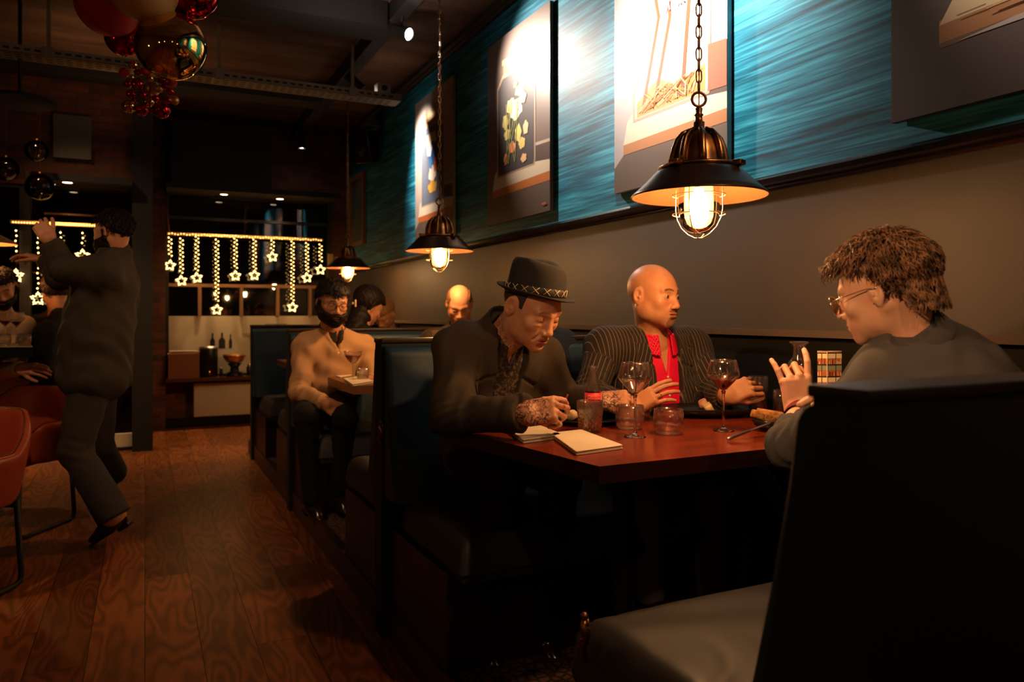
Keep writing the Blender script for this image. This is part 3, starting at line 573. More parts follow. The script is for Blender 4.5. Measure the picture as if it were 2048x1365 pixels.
# ---------------------------------------------------------------- radiator, ledge things, light strings
def backx(px, Y): return Y*math.tan(math.atan((px-1024)/FP)+YAW)
t = thing('radiator', (1.0, 9.0, .08), 'flat white panel radiator under the back window', 'radiator')
xa, xb = backx(387, 9.0), backx(503, 9.0)+.25
obj('panel', MB().obox(((xa+xb)/2, 9.0, .30), ((xb-xa)/2, .035, .185), None, .012), whitep, t)
g = MB()
for i in range(40): g.box((xa+.02+i*(xb-xa-.04)/40, 8.97, .483), (xa+.02+(i+.5)*(xb-xa-.04)/40, 9.03, .49))
obj('top_grille', g, M('grille cream', (.5, .42, .3), .5), t)
zl = .556
def lx(px): return backx(px, 8.97)
t = thing('wooden_box', (lx(366), 8.97, zl), 'brown wooden crate of papers on the window ledge', 'box')
a, b = lx(336), lx(398)
bx = MB().box((a, 8.88, zl), (b, 8.9, zl+.26)).box((a, 9.05, zl), (b, 9.07, zl+.26)).box((a, 8.9, zl), (a+.02, 9.05, zl+.26)).box((b-.02, 8.9, zl), (b, 9.05, zl+.26)).box((a, 8.9, zl), (b, 9.05, zl+.02)); obj('crate', bx, M('crate wood', (.24, .08, .03), .45), t)
pp = MB()
for i in range(7): pp.obox(((a+b)/2+rng.randn()*.01, 8.975, zl+.235+i*.009), (.14, .06, .003), frame((math.sin(i*.5)*.1, 1, 0)))
obj('paper_stack', pp, M('papers', (.55, .42, .28), .8), t)
a, b = lx(398), lx(436); t = thing('coffee_urn', ((a+b)/2, 8.97, zl), 'black cylindrical urn with a silver lid on the window ledge', 'urn'); c = ((a+b)/2, 8.97, zl); r = (b-a)/2
obj('urn_body', MB().lathe([(r*.9, 0), (r, .01), (r, .3), (r*.97, .31)], 32, c, cap0=True), black, t); obj('lid', MB().lathe([(r*1.03, .31), (r*1.03, .33), (r*.5, .34), (.0001, .345)], 32, c), steel, t)
obj('tap', MB().tube([(c[0], 8.97-r, zl+.06), (c[0], 8.97-r-.05, zl+.06), (c[0], 8.97-r-.05, zl+.03)], .01), brass, t)
a, b = lx(448), lx(490); c = ((a+b)/2, 8.97, zl); t = thing('copper_pot', c, 'copper bowl on a small black burner on the ledge', 'pot')
obj('bowl', MB().lathe([(.04, .14), (.09, .16), (.12, .21), (.125, .24), (.118, .24), (.085, .17), (.0001, .15)], 32, c), M('copper', (.7, .33, .10), .3, 1), t)
obj('burner', MB().lathe([(.09, 0), (.09, .03), (.05, .05), (.045, .10), (.08, .14), (.0001, .141)], 24, c), black, t)
def small_jar(px, h, r, lab, mat, lid):
    c = (lx(px), 8.95, zl); t = thing('condiment_jar', c, lab, 'jar'); obj('jar_body', MB().lathe([(r*.9, 0), (r, .005), (r, h*.75), (r*.6, h*.85)], 16, c, cap0=True), mat, t); obj('lid', MB().lathe([(r*.7, h*.84), (r*.7, h), (.0001, h)], 16, c), lid, t)
small_jar(499, .13, .035, 'brass lidded jar at the right end of the window ledge', black, brass)
small_jar(442, .10, .02, 'tiny dark jar between the urn and the copper pot', black, steel)
bulbm = emitter('fairy light', (1.0, .52, .14), 7); starm = emitter('star tube', (1.0, .55, .17), 5)
barm = M('gilded batten', (.6, .34, .10), .5)
def star_pts(c, R, rot=0):
    return [c+np.array([math.sin(rot+math.pi*k/5)*(R if k % 2 == 0 else R*.45), 0, math.cos(rot+math.pi*k/5)*(R if k % 2 == 0 else R*.45)]) for k in range(10)]
def star_string(px, ytop, ybot, Y, lab, double=True, ry=0.0):
    X = backx(px, Y); d = dep((X, Y)); z1 = HC+(628-ytop)*d/FP; z0 = HC+(628-ybot)*d/FP; R = .06
    t = thing('star_light_string', (X, Y, z1), lab, 'light string', 'star light strings'); Bm = MB(); W = MB(); n = int((z1-z0-R)/.044)
    for s_ in ((-.013, .013) if double else (0,)):
        W.tube([(X+s_, Y, z1), (X+s_*.8, Y, z0+R)], .0015, 4)
        for i in range(max(n, 1)): Bm.sphere((X+s_+.004*math.sin(i*2.1), Y-.003, z1-.02-i*.044-(.02 if s_ > 0 else 0)), .0075, 8)
    obj('wire', W, blackmat, t); obj('bulbs', Bm, bulbm, t)
    S = star_pts(np.array([X, Y-.002, z0]), R, ry); St = MB().tube(S, .0055, 6, True)
    for i in range(10): St.sphere((S[i]+S[(i+1) % 10])/2, .009, 8)
    obj('star', St, starm, t)
wh = {340: ('short', 'beside the brick pillar'), 363: ('second', 'from the brick pillar'), 394: ('third', 'from the brick pillar')}
labs = {340: 'star light string nearest the brick pillar', 363: 'star light string second from the brick pillar', 394: 'star light string hanging above the crate, third from the pillar', 434: 'longest star light string, its star above the bottle decals', 471: 'star light string just past the longest one', 509: 'star light string just before the short one', 545: 'very short star light string high under the batten', 585: 'long star light string in front of the wooden mullion', 614: 'star light string above the bearded man, before the last', 641: 'last star light string by the dark wall corner'}
for px, yt, yb_ in ((340, 472, 531), (363, 474, 562), (394, 470, 556), (434, 476, 620), (471, 474, 552), (509, 476, 551), (545, 478, 514), (585, 480, 615), (614, 483, 556), (641, 486, 540)):
    star_string(px, yt, yb_, 9.0, labs[px], True, .12*math.sin(px))
X0, X1 = backx(334, 9.0), backx(645, 9.0); z = HC+(628-470)*dep((X0, 9.0))/FP
t = thing('light_batten', (X0, 9.0, z), 'straight golden batten that the star strings hang from over the ledge', 'batten'); obj('bar', MB().box((X0, 8.99, z), (X1, 9.015, z+.03)), barm, t)
zz = z
gl = MB()
for i in range(56): gl.sphere((X0+.02+i*(X1-X0-.04)/55, 8.985, zz+.012+.006*math.sin(i*1.7)), .0055, 6)
obj('bulbs', gl, bulbm, t); obj('cord', MB().tube([(X0+.03, 9.0, z), (X0+.0, 9.0, z+.25), (X0-.0, 9.0, 2.56)], .006, 6), brass, t)
labl = {32: 'star light string at the window edge beside the bearded customer', 76: 'longest star light string by the left window, behind the waiter\'s arm', 121: 'star light string between the window frame and the waiter\'s face', 165: 'star light string right at the waiter\'s chin', 253: 'star light string behind the waiter\'s neck by the column'}
for px, yt, yb_ in ((32, 457, 552), (76, 461, 598), (121, 461, 515), (165, 462, 512), (253, 465, 520)): star_string(px, yt, yb_, 7.7, labl[px], False)
X0, X1 = backx(21, 7.7), backx(262, 7.7); z = HC+(628-458)*dep((X1, 7.7))/FP
t = thing('light_batten', (X0, 7.7, z), 'straight golden batten of fairy lights behind the waiter\'s head', 'batten'); obj('bar', MB().box((X0, 7.69, z), (X1, 7.71, z+.03)), barm, t)
gl = MB()
for i in range(44): gl.sphere((X0+.02+i*(X1-X0-.04)/43, 7.685, z+.012), .0055, 6)
obj('bulbs', gl, bulbm, t)
# yellow note beside the far wall corner
q = P(661, 520, 8.9); obj('notice_card', MB().obox(q, (.03, .004, .07)), M('yellow card', (.6, .4, .08), .7), None, 'small yellow notice card hung by the far wall corner', 'card', loc=q)
# ---------------------------------------------------------------- baubles
goldm = M('mirror gold', (.85, .55, .18), .05, 1); redm = M('mirror red', (.5, .012, .015), .08, 1)
redg = M('red glitter', (.45, .012, .01), .35, .5, bump=(420, 1.0, .004)); goldg = M('gold glitter', (.60, .33, .10), .35, .5, bump=(420, 1.0, .004)); bronzm = M('matt gold', (.5, .26, .08), .4, .8)
def bauble(px, py, r_px, d, mat, lab, group=None, top=3.40):
    c = P(px, py, d); r = r_px*d/FP
    t = thing('bauble', c, lab, 'bauble', group); obj('ball', MB().sphere(c, r, 40 if r > .05 else 20), mat, t)
    obj('cap', MB().lathe([(r*.16, r*.97), (r*.16, r*1.1), (.0001, r*1.12)], 16, c), brass, t)
    if r > .05: obj('string', MB().tube([c+[0, 0, r*1.05], [c[0], c[1], top]], .0012, 4), brass, t)
bauble(342, 92, 68, 3.2, goldm, 'big mirror-gold bauble, lowest of the large ones'); bauble(217, 8, 62, 3.35, redg, 'big red glitter bauble at the outer side of the cluster')
bauble(287, -24, 66, 3.1, goldg, 'big gold glitter bauble cut by the top edge'); bauble(384, -14, 52, 3.25, redm, 'shiny dark red bauble above the mirror-gold one'); bauble(248, 76, 36, 3.5, redm, 'medium shiny red bauble tucked under the glitter one')
k = 0; r_ = np.random.RandomState(3)
small = [(258, 213, 13, 'g'), (284, 220, 12, 'r'), (323, 220, 17, 'r'), (349, 201, 9, 'b'), (305, 177, 15, 'b'), (297, 203, 11, 'g'), (248, 146, 10, 'rm'), (266, 130, 9, 'g'), (275, 168, 12, 'r'), (262, 188, 9, 'r'), (340, 183, 8, 'r'), (345, 165, 9, 'rm'), (325, 160, 9, 'r'), (290, 143, 9, 'rm'), (311, 197, 7, 'r'), (255, 168, 8, 'r'), (335, 200, 7, 'r'), (305, 222, 7, 'r'), (275, 145, 7, 'r'), (318, 178, 8, 'b'), (300, 157, 7, 'g'), (268, 203, 6, 'r'), (330, 172, 7, 'r'), (285, 190, 8, 'r'), (262, 155, 6, 'g'), (290, 175, 6, 'r')]
mm = {'g': goldm, 'r': redm, 'b': bronzm, 'rm': redg}; nm = {'g': 'gold', 'r': 'shiny red', 'b': 'matt gold', 'rm': 'matt red'}
sizew = lambda r: 'tiny' if r < 8 else ('small' if r < 11 else 'largest')
labs_ = [(sizew(r), nm[c], 'lowest row' if py > 195 else ('middle' if py > 160 else 'upper part'), 'towards the column' if px < 285 else ('at the heart' if px < 320 else 'towards the picture wall'), px, py) for px, py, r, c in small]
for px, py, r, c in small:
    row = 'lowest row' if py > 195 else ('middle' if py > 160 else 'upper part'); side = 'towards the column' if px < 285 else ('at the heart' if px < 320 else 'towards the picture wall')
    k += 1; same = [q for q in labs_ if q[:4] == (sizew(r), nm[c], row, side)]
    same.sort(key=lambda q: q[5]); rk = [q[4:] for q in same].index((px, py)); suf = '' if len(same) == 1 else (', higher one' if rk == 0 else (', lower one' if rk == len(same)-1 else ', between two alike'))
    bauble(px, py, r, 3.35+.12*r_.rand(), mm[c], f'{sizew(r)} {nm[c]} bauble {side} of the grape-like bunch, {row}{suf}', 'small baubles of the grape-like bunch')
st = P(300, 120, 3.4); t = thing('hanging_cord', (st[0], st[1], 3.4), 'thin cord that the grape-like bunch of small baubles hangs on', 'cord')
obj('cord', MB().tube([[st[0], st[1], 3.4], P(300, 215, 3.42)], .003, 5), brass, t)
gb = thin_glass('clear glass ball', (.55, .5, .45), .9)  # balls standing in for bauble reflections in the left window
for px, py, r, lab in ((74, 302, 22, 'glass ball imitating a bauble reflection, above another by the left window'), (80, 374, 27, 'glass ball imitating a bauble reflection, the lower of the pair by the left window'), (12, 338, 24, 'glass ball imitating a bauble reflection, cut by the edge of the photo')): bauble(px, py, r, 6.2, gb, lab, None)
q = P(40, 203, 5.2); t = thing('ceiling_ring', (q[0], q[1], 3.40), 'flat round black fitting under the dark ceiling', 'ceiling fitting'); obj('disc', MB().lathe([(.0001, -.02), (.2, -.02), (.22, 0), (.2, .02)], 40, q), blackmat, t); obj('rod', MB().tube([q, [q[0], q[1], 3.4]], .012), blackmat, t)
# ================================================================ table ware
def table_glass(name, body=.04, refr=0.0, col=(.9, .82, .75)):
    m = bpy.data.materials.new(name); m.use_nodes = True; nt = m.node_tree; nt.nodes.clear()
    o = N(nt, 'ShaderNodeOutputMaterial'); mx = N(nt, 'ShaderNodeMixShader'); lw = N(nt, 'ShaderNodeLayerWeight'); lw.inputs[0].default_value = .30
    mr = N(nt, 'ShaderNodeMapRange'); mr.inputs[1].default_value = 0; mr.inputs[2].default_value = 1; mr.inputs[3].default_value = .08; mr.inputs[4].default_value = .9
    pw = N(nt, 'ShaderNodeMath', operation='POWER'); pw.inputs[1].default_value = 1.6; nt.links.new(lw.outputs['Facing'], pw.inputs[0]); nt.links.new(pw.outputs[0], mr.inputs[0])
    t = N(nt, 'ShaderNodeBsdfTransparent'); t.inputs[0].default_value = (.97, .95, .93, 1); g = N(nt, 'ShaderNodeBsdfGlossy'); g.inputs['Roughness'].default_value = .05; g.inputs[0].default_value = (*col, 1)
    df = N(nt, 'ShaderNodeBsdfTranslucent'); df.inputs[0].default_value = (.8, .7, .6, 1); m2 = N(nt, 'ShaderNodeMixShader'); ed = N(nt, 'ShaderNodeMapRange'); ed.inputs[1].default_value = .55; ed.inputs[2].default_value = 1.0; ed.inputs[3].default_value = body; ed.inputs[4].default_value = body+.6; nt.links.new(lw.outputs['Facing'], ed.inputs[0]); nt.links.new(ed.outputs[0], m2.inputs[0]); nt.links.new(t.outputs[0], m2.inputs[1]); nt.links.new(df.outputs[0], m2.inputs[2])  # pale tint mixed in towards the edges imitates refracted highlights
    last = m2
    if refr:
        gg = N(nt, 'ShaderNodeBsdfGlass'); gg.inputs['IOR'].default_value = 1.3; gg.inputs['Roughness'].default_value = .02; m3 = N(nt, 'ShaderNodeMixShader'); m3.inputs[0].default_value = refr; nt.links.new(m2.outputs[0], m3.inputs[1]); nt.links.new(gg.outputs[0], m3.inputs[2]); last = m3
    nt.links.new(mr.outputs[0], mx.inputs[0]); nt.links.new(last.outputs[0], mx.inputs[1]); nt.links.new(g.outputs[0], mx.inputs[2]); nt.links.new(mx.outputs[0], o.inputs[0]); return m
gls = M('solid clear glass', (1, 1, 1), .0, trans=1.0, ior=1.45); gl = table_glass('clear glass', .02); cgl = table_glass('cut crystal', .03, .45)
wine = M('red wine', (.09, .002, .006), .03, trans=.35, ior=1.34)
rose = M('pink drink', (.75, .26, .12), .03, trans=.4, ior=1.34); water = table_glass('water', .01)
slate = M('black glazed dish', (.012, .011, .011), .22)
TZ = .8705
def shell(prof, t=.0011):
    """outer profile (r,z) bottom->top doubled back inwards"""
    inn = [(max(r-t, .0001), z+(t if i == 0 else 0)) for i, (r, z) in enumerate(prof)]
    return prof+inn[::-1]
def wine_glass(c, lab, fill=None, group=None, s=1.0, part_of='wine glasses on the mahogany table'):
    c = np.array(c, float); t = thing('wine_glass', c, lab, 'wine glass', group or part_of)
    F = [(.0001, .0), (.033, .0), (.034, .0012), (.028, .003), (.012, .006), (.006, .011), (.0042, .02), (.0036, .05), (.0036, .085), (.0045, .115), (.0075, .130), (.0001, .131)]
    obj('stem', MB().lathe([(r*s, z*s) for r, z in F], 28, c), gls, t)
    B = [(.0001, .1305), (.009, .133), (.024, .148), (.040, .166), (.050, .178), (.052, .183), (.0512, .190), (.048, .205), (.044, .219), (.0405, .230)]
    obj('bowl', MB().lathe([(r*s, z*s) for r, z in shell(B)], 44, c), gl, t)
    if fill:
        mat, h = fill; W = [(r-.0016, z) for r, z in B[1:] if z < h]; rl = np.interp(h, [z for _, z in B], [r for r, _ in B])-.0016
        obj('drink', MB().lathe([(s*max(r, .0001), s*z) for r, z in [(.0001, .1325)]+W+[(rl, h), (.0001, h)]], 44, c), mat, t)
    return t
def cut_glass(c, r, h, lab, group=None):
    c = np.array(c, float); t = thing('cut_glass_tumbler', c, lab, 'glass', group); n = 96; prof = []; vs = []; fs = []
    zs = np.linspace(0, h, 56); 
    for z in zs:
        f = z/h; amp = .0018 if f < .62 else (.0018*max(0, (.74-f)/.12))
        for j in range(n):
            a = 2*math.pi*j/n; k = abs(math.sin(a*7+z*150))+abs(math.sin(a*7-z*150)); fan = abs(math.sin(a*14+f*2))
            rr = r*(.93+.07*min(1, f*1.2))-amp*(1.2*k*(.4 if f > .55 else 1)+.6*fan); vs.append((c[0]+rr*math.cos(a), c[1]+rr*math.sin(a), c[2]+z))
    m_ = len(zs); fs = [(i*n+j, i*n+(j+1) % n, (i+1)*n+(j+1) % n, (i+1)*n+j) for i in range(m_-1) for j in range(n)]; fs.append(tuple(range(n))[::-1])
    inner_z = [(r-.003, h), (r-.0035, h*.6), (r*.86, .018), (r*.5, .012), (.0001, .012)]; o = len(vs)
    for rr, z in inner_z:
        for j in range(n): a = 2*math.pi*j/n; vs.append((c[0]+rr*math.cos(a), c[1]+rr*math.sin(a), c[2]+z))
    fs += [((m_-1)*n+j, (m_-1)*n+(j+1) % n, o+(j+1) % n, o+j) for j in range(n)]
    fs += [(o+i*n+j, o+i*n+(j+1) % n, o+(i+1)*n+(j+1) % n, o+(i+1)*n+j) for i in range(4) for j in range(n)]
    obj('tumbler', MB().add(vs, fs, True), cgl, t); return t
def round_tumbler(c, lab, r=.048, h=.078, fill=.034, group=None, mat=None):
    c = np.array(c, float); t = thing('round_tumbler', c, lab, 'glass', group)
    B = [(.0001, 0), (r*.66, 0), (r*.8, .003), (r*.94, .012), (r, .026), (r*1.0, h*.55), (r*.95, h)]
    inn = [(r*.95-.0012, h), (r-.0014, h*.55), (r-.002, .028), (r*.88, .014), (r*.6, .009), (.0001, .009)]
    obj('tumbler', MB().lathe(B+inn, 44, c), cgl, t)
    if fill: obj('drink', MB().lathe([(.0001, .0095), (r*.59, .0095), (r*.87, .0145), (r-.0026, .028), (r-.0024, fill), (.0001, fill)], 44, c), mat or water, t)
    return t
g1 = wine_glass(PZ(1270, 874, TZ)*[1, 1, 0]+[0, 0, TZ], 'nearly empty wine glass between the cola bottle and the round tumblers', (wine, .1365))
g2 = wine_glass(PZ(1447, 862, TZ)*[1, 1, 0]+[0, 0, TZ], 'wine glass holding red wine in front of the man in the red shirt', (wine, .166))
c = PZ(1180, 864, TZ); cut_glass(c, .043, .100, 'short cut glass tumbler in front of the cola bottle')
c = PZ(1516, 834, TZ); cut_glass(c, .0362, .150, 'tall cut glass highball beside the young man\'s hand')
round_tumbler(PZ(1337, 868, TZ), 'round tumbler of water, the nearer one at the table centre')
round_tumbler(PZ(1260, 858, TZ), 'round tumbler of water behind the wine glass stem')
round_tumbler(PZ(1563, 838, TZ), 'small glass of dark drink behind the young man\'s wrist', .03, .105, .05, None, M('dark drink', (.05, .015, .008), .02, trans=.3))
# soda bottle
c = PZ(1186, 852, TZ); t = thing('soda_bottle', c, 'glass cola bottle with a red label, standing behind the cut tumbler', 'bottle')
B = [(.0001, 0), (.024, 0), (.0275, .004), (.0285, .02), (.0265, .045), (.0255, .062), (.0275, .075), (.0295, .095), (.0292, .112), (.026, .130), (.020, .150), (.0155, .168), (.0135, .185), (.0130, .190), (.0145, .191), (.0145, .196), (.0130, .197), (.0130, .203), (.0105, .203)]
n = 60; vs = []
for r, z in B:
    for j in range(n):
        a = 2*math.pi*j/n; fl = .0009*abs(math.cos(a*5)) if (.01 < z < .065 or .118 < z < .15) else 0; vs.append((c[0]+(r-fl)*math.cos(a), c[1]+(r-fl)*math.sin(a), c[2]+z))
for r, z in [(.0105, .2), (.0115, .168), (.024, .13), (.0272, .1), (.0235, .06), (.026, .02), (.022, .008), (.0001, .006)]:
    for j in range(n): a = 2*math.pi*j/n; vs.append((c[0]+r*math.cos(a), c[1]+r*math.sin(a), c[2]+z))
R_ = len(vs)//n; fs = [(i*n+j, i*n+(j+1) % n, (i+1)*n+(j+1) % n, (i+1)*n+j) for i in range(R_-1) for j in range(n)]
obj('glass_body', MB().add(vs, fs, True), cgl, t)
redlab = M('red paper label', (.75, .02, .015), .5)
lb = obj('label', MB().lathe([(.0266, .0735), (.0300, .0745), (.0300, .1125), (.0266, .1135)], 60, c), redlab, t)
ink = MB(); wh_ = M('label ink', (.8, .62, .55), .6)
tocam = math.atan2(-FWD[1], -FWD[0])
for row, (z0, amp) in enumerate(((.1035, .0025), (.094, .003), (.083, .0016))):       # two flowing script lines and a small print line
    for a0, a1, ph in ((-.85, -.05, 0), (.05, .85, 1.3)):
        pts = [c+np.array([.0303*math.cos(tocam+a), .0303*math.sin(tocam+a), z0+amp*math.sin(a*(26 if row < 2 else 60)+ph)+.0015*math.cos(a*11)]) for a in np.linspace(a0, a1, 34)]
        ink.tube(pts, .0005 if row < 2 else .0003, 4)
ink.add([c+np.array([.0302*math.cos(tocam+a), .0302*math.sin(tocam+a), z]) for a, z in ((1.02, .076), (1.18, .076), (1.18, .111), (1.02, .111))], [(0, 1, 2, 3)]).add([c+np.array([.0302*math.cos(tocam+a), .0302*math.sin(tocam+a), z]) for a, z in ((-1.18, .076), (-1.02, .076), (-1.02, .111), (-1.18, .111))], [(0, 1, 2, 3)])
obj('script', ink, wh_, lb)
# carafe
def carafe(c, lab, h=.288, s=1.0):
    c = np.array(c, float); t = thing('carafe', c, lab, 'carafe', None)
    B = [(.0001, 0), (.042, 0), (.045, .004), (.0455, .03), (.0455, .17), (.043, .195), (.032, .215), (.0215, .226), (.0195, .24), (.0200, .262), (.024, .272), (.0305, .277), (.0305, .281), (.026, .283)]
    n = 64; obj('glass_body', MB().lathe(B+[(.0165, .268), (.0165, .24), (.019, .222), (.03, .209), (.0405, .19), (.043, .165), (.043, .02), (.038, .012), (.0001, .012)], n, c), gl, t)
    obj('water', MB().lathe([(.0001, .0125), (.037, .0125), (.0425, .02), (.0425, .125), (.0001, .125)], 40, c), water, t)
    r_ = MB(); [r_.sphere(c+np.array([.029*math.cos(a), .029*math.sin(a), .279]), .0036, 8) for a in np.linspace(0, 2*math.pi, 18, endpoint=False)]
    obj('beaded_rim', r_, gl, t); return t
carafe(PZ(1598, 845, TZ), 'clear glass carafe with a beaded rim behind the young man\'s hand')
q = PZ(872, 757, TZ); carafe(q, 'clear glass carafe on the table of the balding diner')
# printed stand: shelves of lit bottles
c0 = P(1654, 849, 2.60); c0[2] = TZ; t = thing('menu_stand', c0, 'folded menu card printed with lit shelves of bottles, beside the carafe', 'menu')
uL = -RGT*.98+FWD*.35; uL /= np.linalg.norm(uL); uR = RGT*.97+FWD*.25; uR /= np.linalg.norm(uR); Hc = .25
card = MB(); prn = MB(); cols = [M('card cream', (.75, .55, .33), .5), M('shelf glow print', (.85, .72, .42), .5), M('bottle red print', (.5, .13, .04), .5), M('bottle dark print', (.05, .02, .01), .5), M('shelf teal print', (.25, .32, .22), .5)]
nrm = -FWD
for u, L_ in ((uL, .031), (uR, .085)):
    nn = np.cross(u, [0, 0, 1.0]); nn = nn if np.dot(nn, FWD) < 0 else -nn
    card.prism([c0, c0+u*L_, c0+u*L_+[0, 0, Hc], c0+[0, 0, Hc]], 0, -nn*.002)
    def q4(a0, a1, z0, z1, mi, e):
        prn.mi = mi; prn.add([c0+u*a0+[0, 0, z0]+nn*e, c0+u*a1+[0, 0, z0]+nn*e, c0+u*a1+[0, 0, z1]+nn*e, c0+u*a0+[0, 0, z1]+nn*e], [(0, 1, 2, 3)])
    q4(0.0, L_, 0, Hc-.004, 3, .0004)
    for r in range(6):
        zt = Hc-.008-r*.041; q4(.001, L_-.001, zt-.016, zt, 1 if r % 2 == 0 else 4, .0007); q4(.001, L_-.001, zt-.036, zt-.016, 2, .0006)
        for k in range(int(L_/.0042)):
            a = .002+k*.0042+.0008*rng.rand(); hh = .008+.012*rng.rand(); q4(a, a+.0024, zt-.036, zt-.036+hh, (2, 3, 0, 3, 2, 1)[rng.randint(6)], .0009)
    for a in ((.0155,) if L_ < .05 else (.033, .066)): q4(a, a+.0025, 0, Hc-.004, 3, .0011)
prn.mi = 0; prn.tube([c0+nrm*.001, c0+nrm*.001+[0, 0, Hc]], .0012, 5)
for u, L_ in ((uL, .031), (uR, .085)): prn.tube([c0+[0, 0, Hc]+nrm*.0005, c0+u*L_+[0, 0, Hc]+nrm*.0005], .0014, 5)
obj('card', card, cols[0], t); obj('print', prn, cols, t)
# folded napkins: stacked linen layers with rounded folds
def napkin(px4, z, lab, lay=4, group=None, th=.0030):
    pts = [PZ(x, y, z+lay*th) for x, y in px4]; c = sum(pts)/4; t = thing('folded_napkin', (c[0], c[1], z), lab, 'napkin', group or 'folded linen napkins')
    mb = MB()
    for k in range(lay):
        sh = 1-.012*((k*7) % 3)-.01*(k == 0); z0 = z+k*th; ring = []
        P4 = [c+(p-c)*sh+np.array([.0015*math.sin(k*3+i), .0015*math.cos(k*2+i), 0]) for i, p in enumerate(pts)]
        out = []
        for i in range(4):
            a, b, d_ = P4[i-1], P4[i], P4[(i+1) % 4]; u1 = (a-b)/np.linalg.norm(a-b); u2 = (d_-b)/np.linalg.norm(d_-b)
            for s in np.linspace(0, 1, 4): out.append(b+u1*.008*(1-s)**2+u2*.008*s**2)
        m_ = len(out); vs = []
        for e, zz in ((.003, 0), (0, th*.3), (0, th*.7), (.003, th*.97), (.016, th)):
            for p in out:
                q = p+(c-p)/np.linalg.norm(c-p)*e*.6; vs.append((q[0], q[1], z0+zz))
        N_ = 10; fs = [(i*m_+j, i*m_+(j+1) % m_, (i+1)*m_+(j+1) % m_, (i+1)*m_+j) for i in range(4) for j in range(m_)]
        o = len(vs); vs.append((c[0], c[1], z0+th)); fs += [(4*m_+j, 4*m_+(j+1) % m_, o) for j in range(m_)]; fs.append(tuple(range(m_))[::-1])
        mb.add(vs, fs, True)
    obj('linen', mb, cream, t); return t
napkin([(1008, 852), (1072, 847), (1128, 869), (1046, 880)], TZ, 'folded cream napkin beside the tattooed hand, partly behind the other')
napkin([(1100, 866), (1163, 859), (1247, 890), (1152, 903)], TZ, 'folded cream napkin nearest the corner of the mahogany table')
napkin([(687, 757), (722, 752), (748, 762), (705, 769)], TZ, 'white folded napkin on the edge of the bearded man\'s table')
napkin([(662, 748), (690, 744), (704, 750), (680, 754)], TZ, 'flat napkin behind the coupe on the bearded man\'s table', 2)
# dishes and food
def dish(c, a, b, ang, lab, h=.022):
    c = np.array(c, float); t = thing('black_dish', c, lab, 'dish', None); R = np.array([[math.cos(ang), -math.sin(ang), 0], [math.sin(ang), math.cos(ang), 0], [0, 0, 1.0]])
    k = b/a; obj('dish_body', MB().lathe([(.0001, 0), (a*.6, 0), (a*.8, h*.35), (a, h), (a*.985, h+.001), (a*.78, h*.5), (a*.58, .005), (.0001, .005)], 56, c, R, sy=k), slate, t); return t
Ld = math.atan2(RGT[1], RGT[0])
q = PZ(1412, 832, TZ); d1 = dish(q, .205, .115, Ld, 'long black dish of food in front of the man in the red shirt', .034)
food = M('creamy food', (.72, .50, .26), .45, bump=(60, .6, .004)); pinkf = M('pink food', (.62, .33, .22), .45, bump=(60, .6, .004)); toastm = M('toast', (.52, .24, .06), .8, noise=(60, (.25, .09, .02), 4, .4, .65), bump=(140, 1, .003))
def lump(c, r, lab, mat, name='fish_piece', cat='food', seed=0, R=None):
    t = MB(); n = 28; m_ = 14; r_ = np.random.RandomState(seed); ph = r_.rand(4)*6; vs = []
    for i in range(m_+1):
        for j in range(n):
            th = math.pi*i/m_; a = 2*math.pi*j/n; w_ = 1+.10*math.sin(3*a+ph[0])*math.sin(th)+.08*math.sin(5*a+ph[1]+3*th)+.06*math.sin(9*a+ph[2])*math.sin(th*4)
            vs.append(np.array(c)+(np.eye(3) if R is None else R)@np.array([r[0]*w_*math.sin(th)*math.cos(a), r[1]*w_*math.sin(th)*math.sin(a), r[2]*w_*math.cos(th)]))
    t.add(vs, [(i*n+j, (i+1)*n+j, (i+1)*n+(j+1) % n, i*n+(j+1) % n) for i in range(m_) for j in range(n)], True)
    return obj(name, t, mat, None, lab, cat, loc=c)
fz = TZ+.006
e = q+RGT*.03+FWD*.01
lump([e[0], e[1], fz+.022], (.045, .03, .024), 'cream coloured piece of food on the long black dish', food, seed=1)
lump([e[0]+.015, e[1]+.055, fz+.026], (.035, .028, .026), 'pinkish piece of food behind the cream one on the long dish', pinkf, seed=2)
q = PZ(1172, 846, TZ); d2 = dish(q, .125, .125, 0, 'round black plate under the hands of the hatted man', .018)
e = q-RGT*.045+FWD*.03; lump([e[0], e[1], fz+.016], (.022, .017, .018), 'pale morsel on the round black plate', food, seed=4)
q = PZ(1540, 862, TZ); bw = thing('small_black_bowl', q, 'small black bowl holding toasted bread by the young man\'s elbow', 'bowl')
obj('bowl_body', MB().lathe([(.0001, 0), (.03, 0), (.034, .004), (.05, .02), (.058, .036), (.056, .037), (.046, .02), (.03, .009), (.0001, .008)], 40, q), slate, bw)
for k, (dx, dy, dz, yaw, pit) in enumerate(((-.022, .0, .045, .3, .35), (.004, .012, .052, -.15, .15))):
    c = q+RGT*dx+FWD*dy+[0, 0, dz]; R = frame(RGT*math.cos(yaw)+FWD*math.sin(yaw)-np.array([0, 0, pit])); V = MB().obox(c, (.014, .042, .013), R, .005)
    obj('toast_finger', V, toastm, None, ('toasted bread finger leaning on the bowl rim', 'toasted bread finger lying on top in the small bowl')[k], 'toast', 'toast in the small bowl', loc=c)
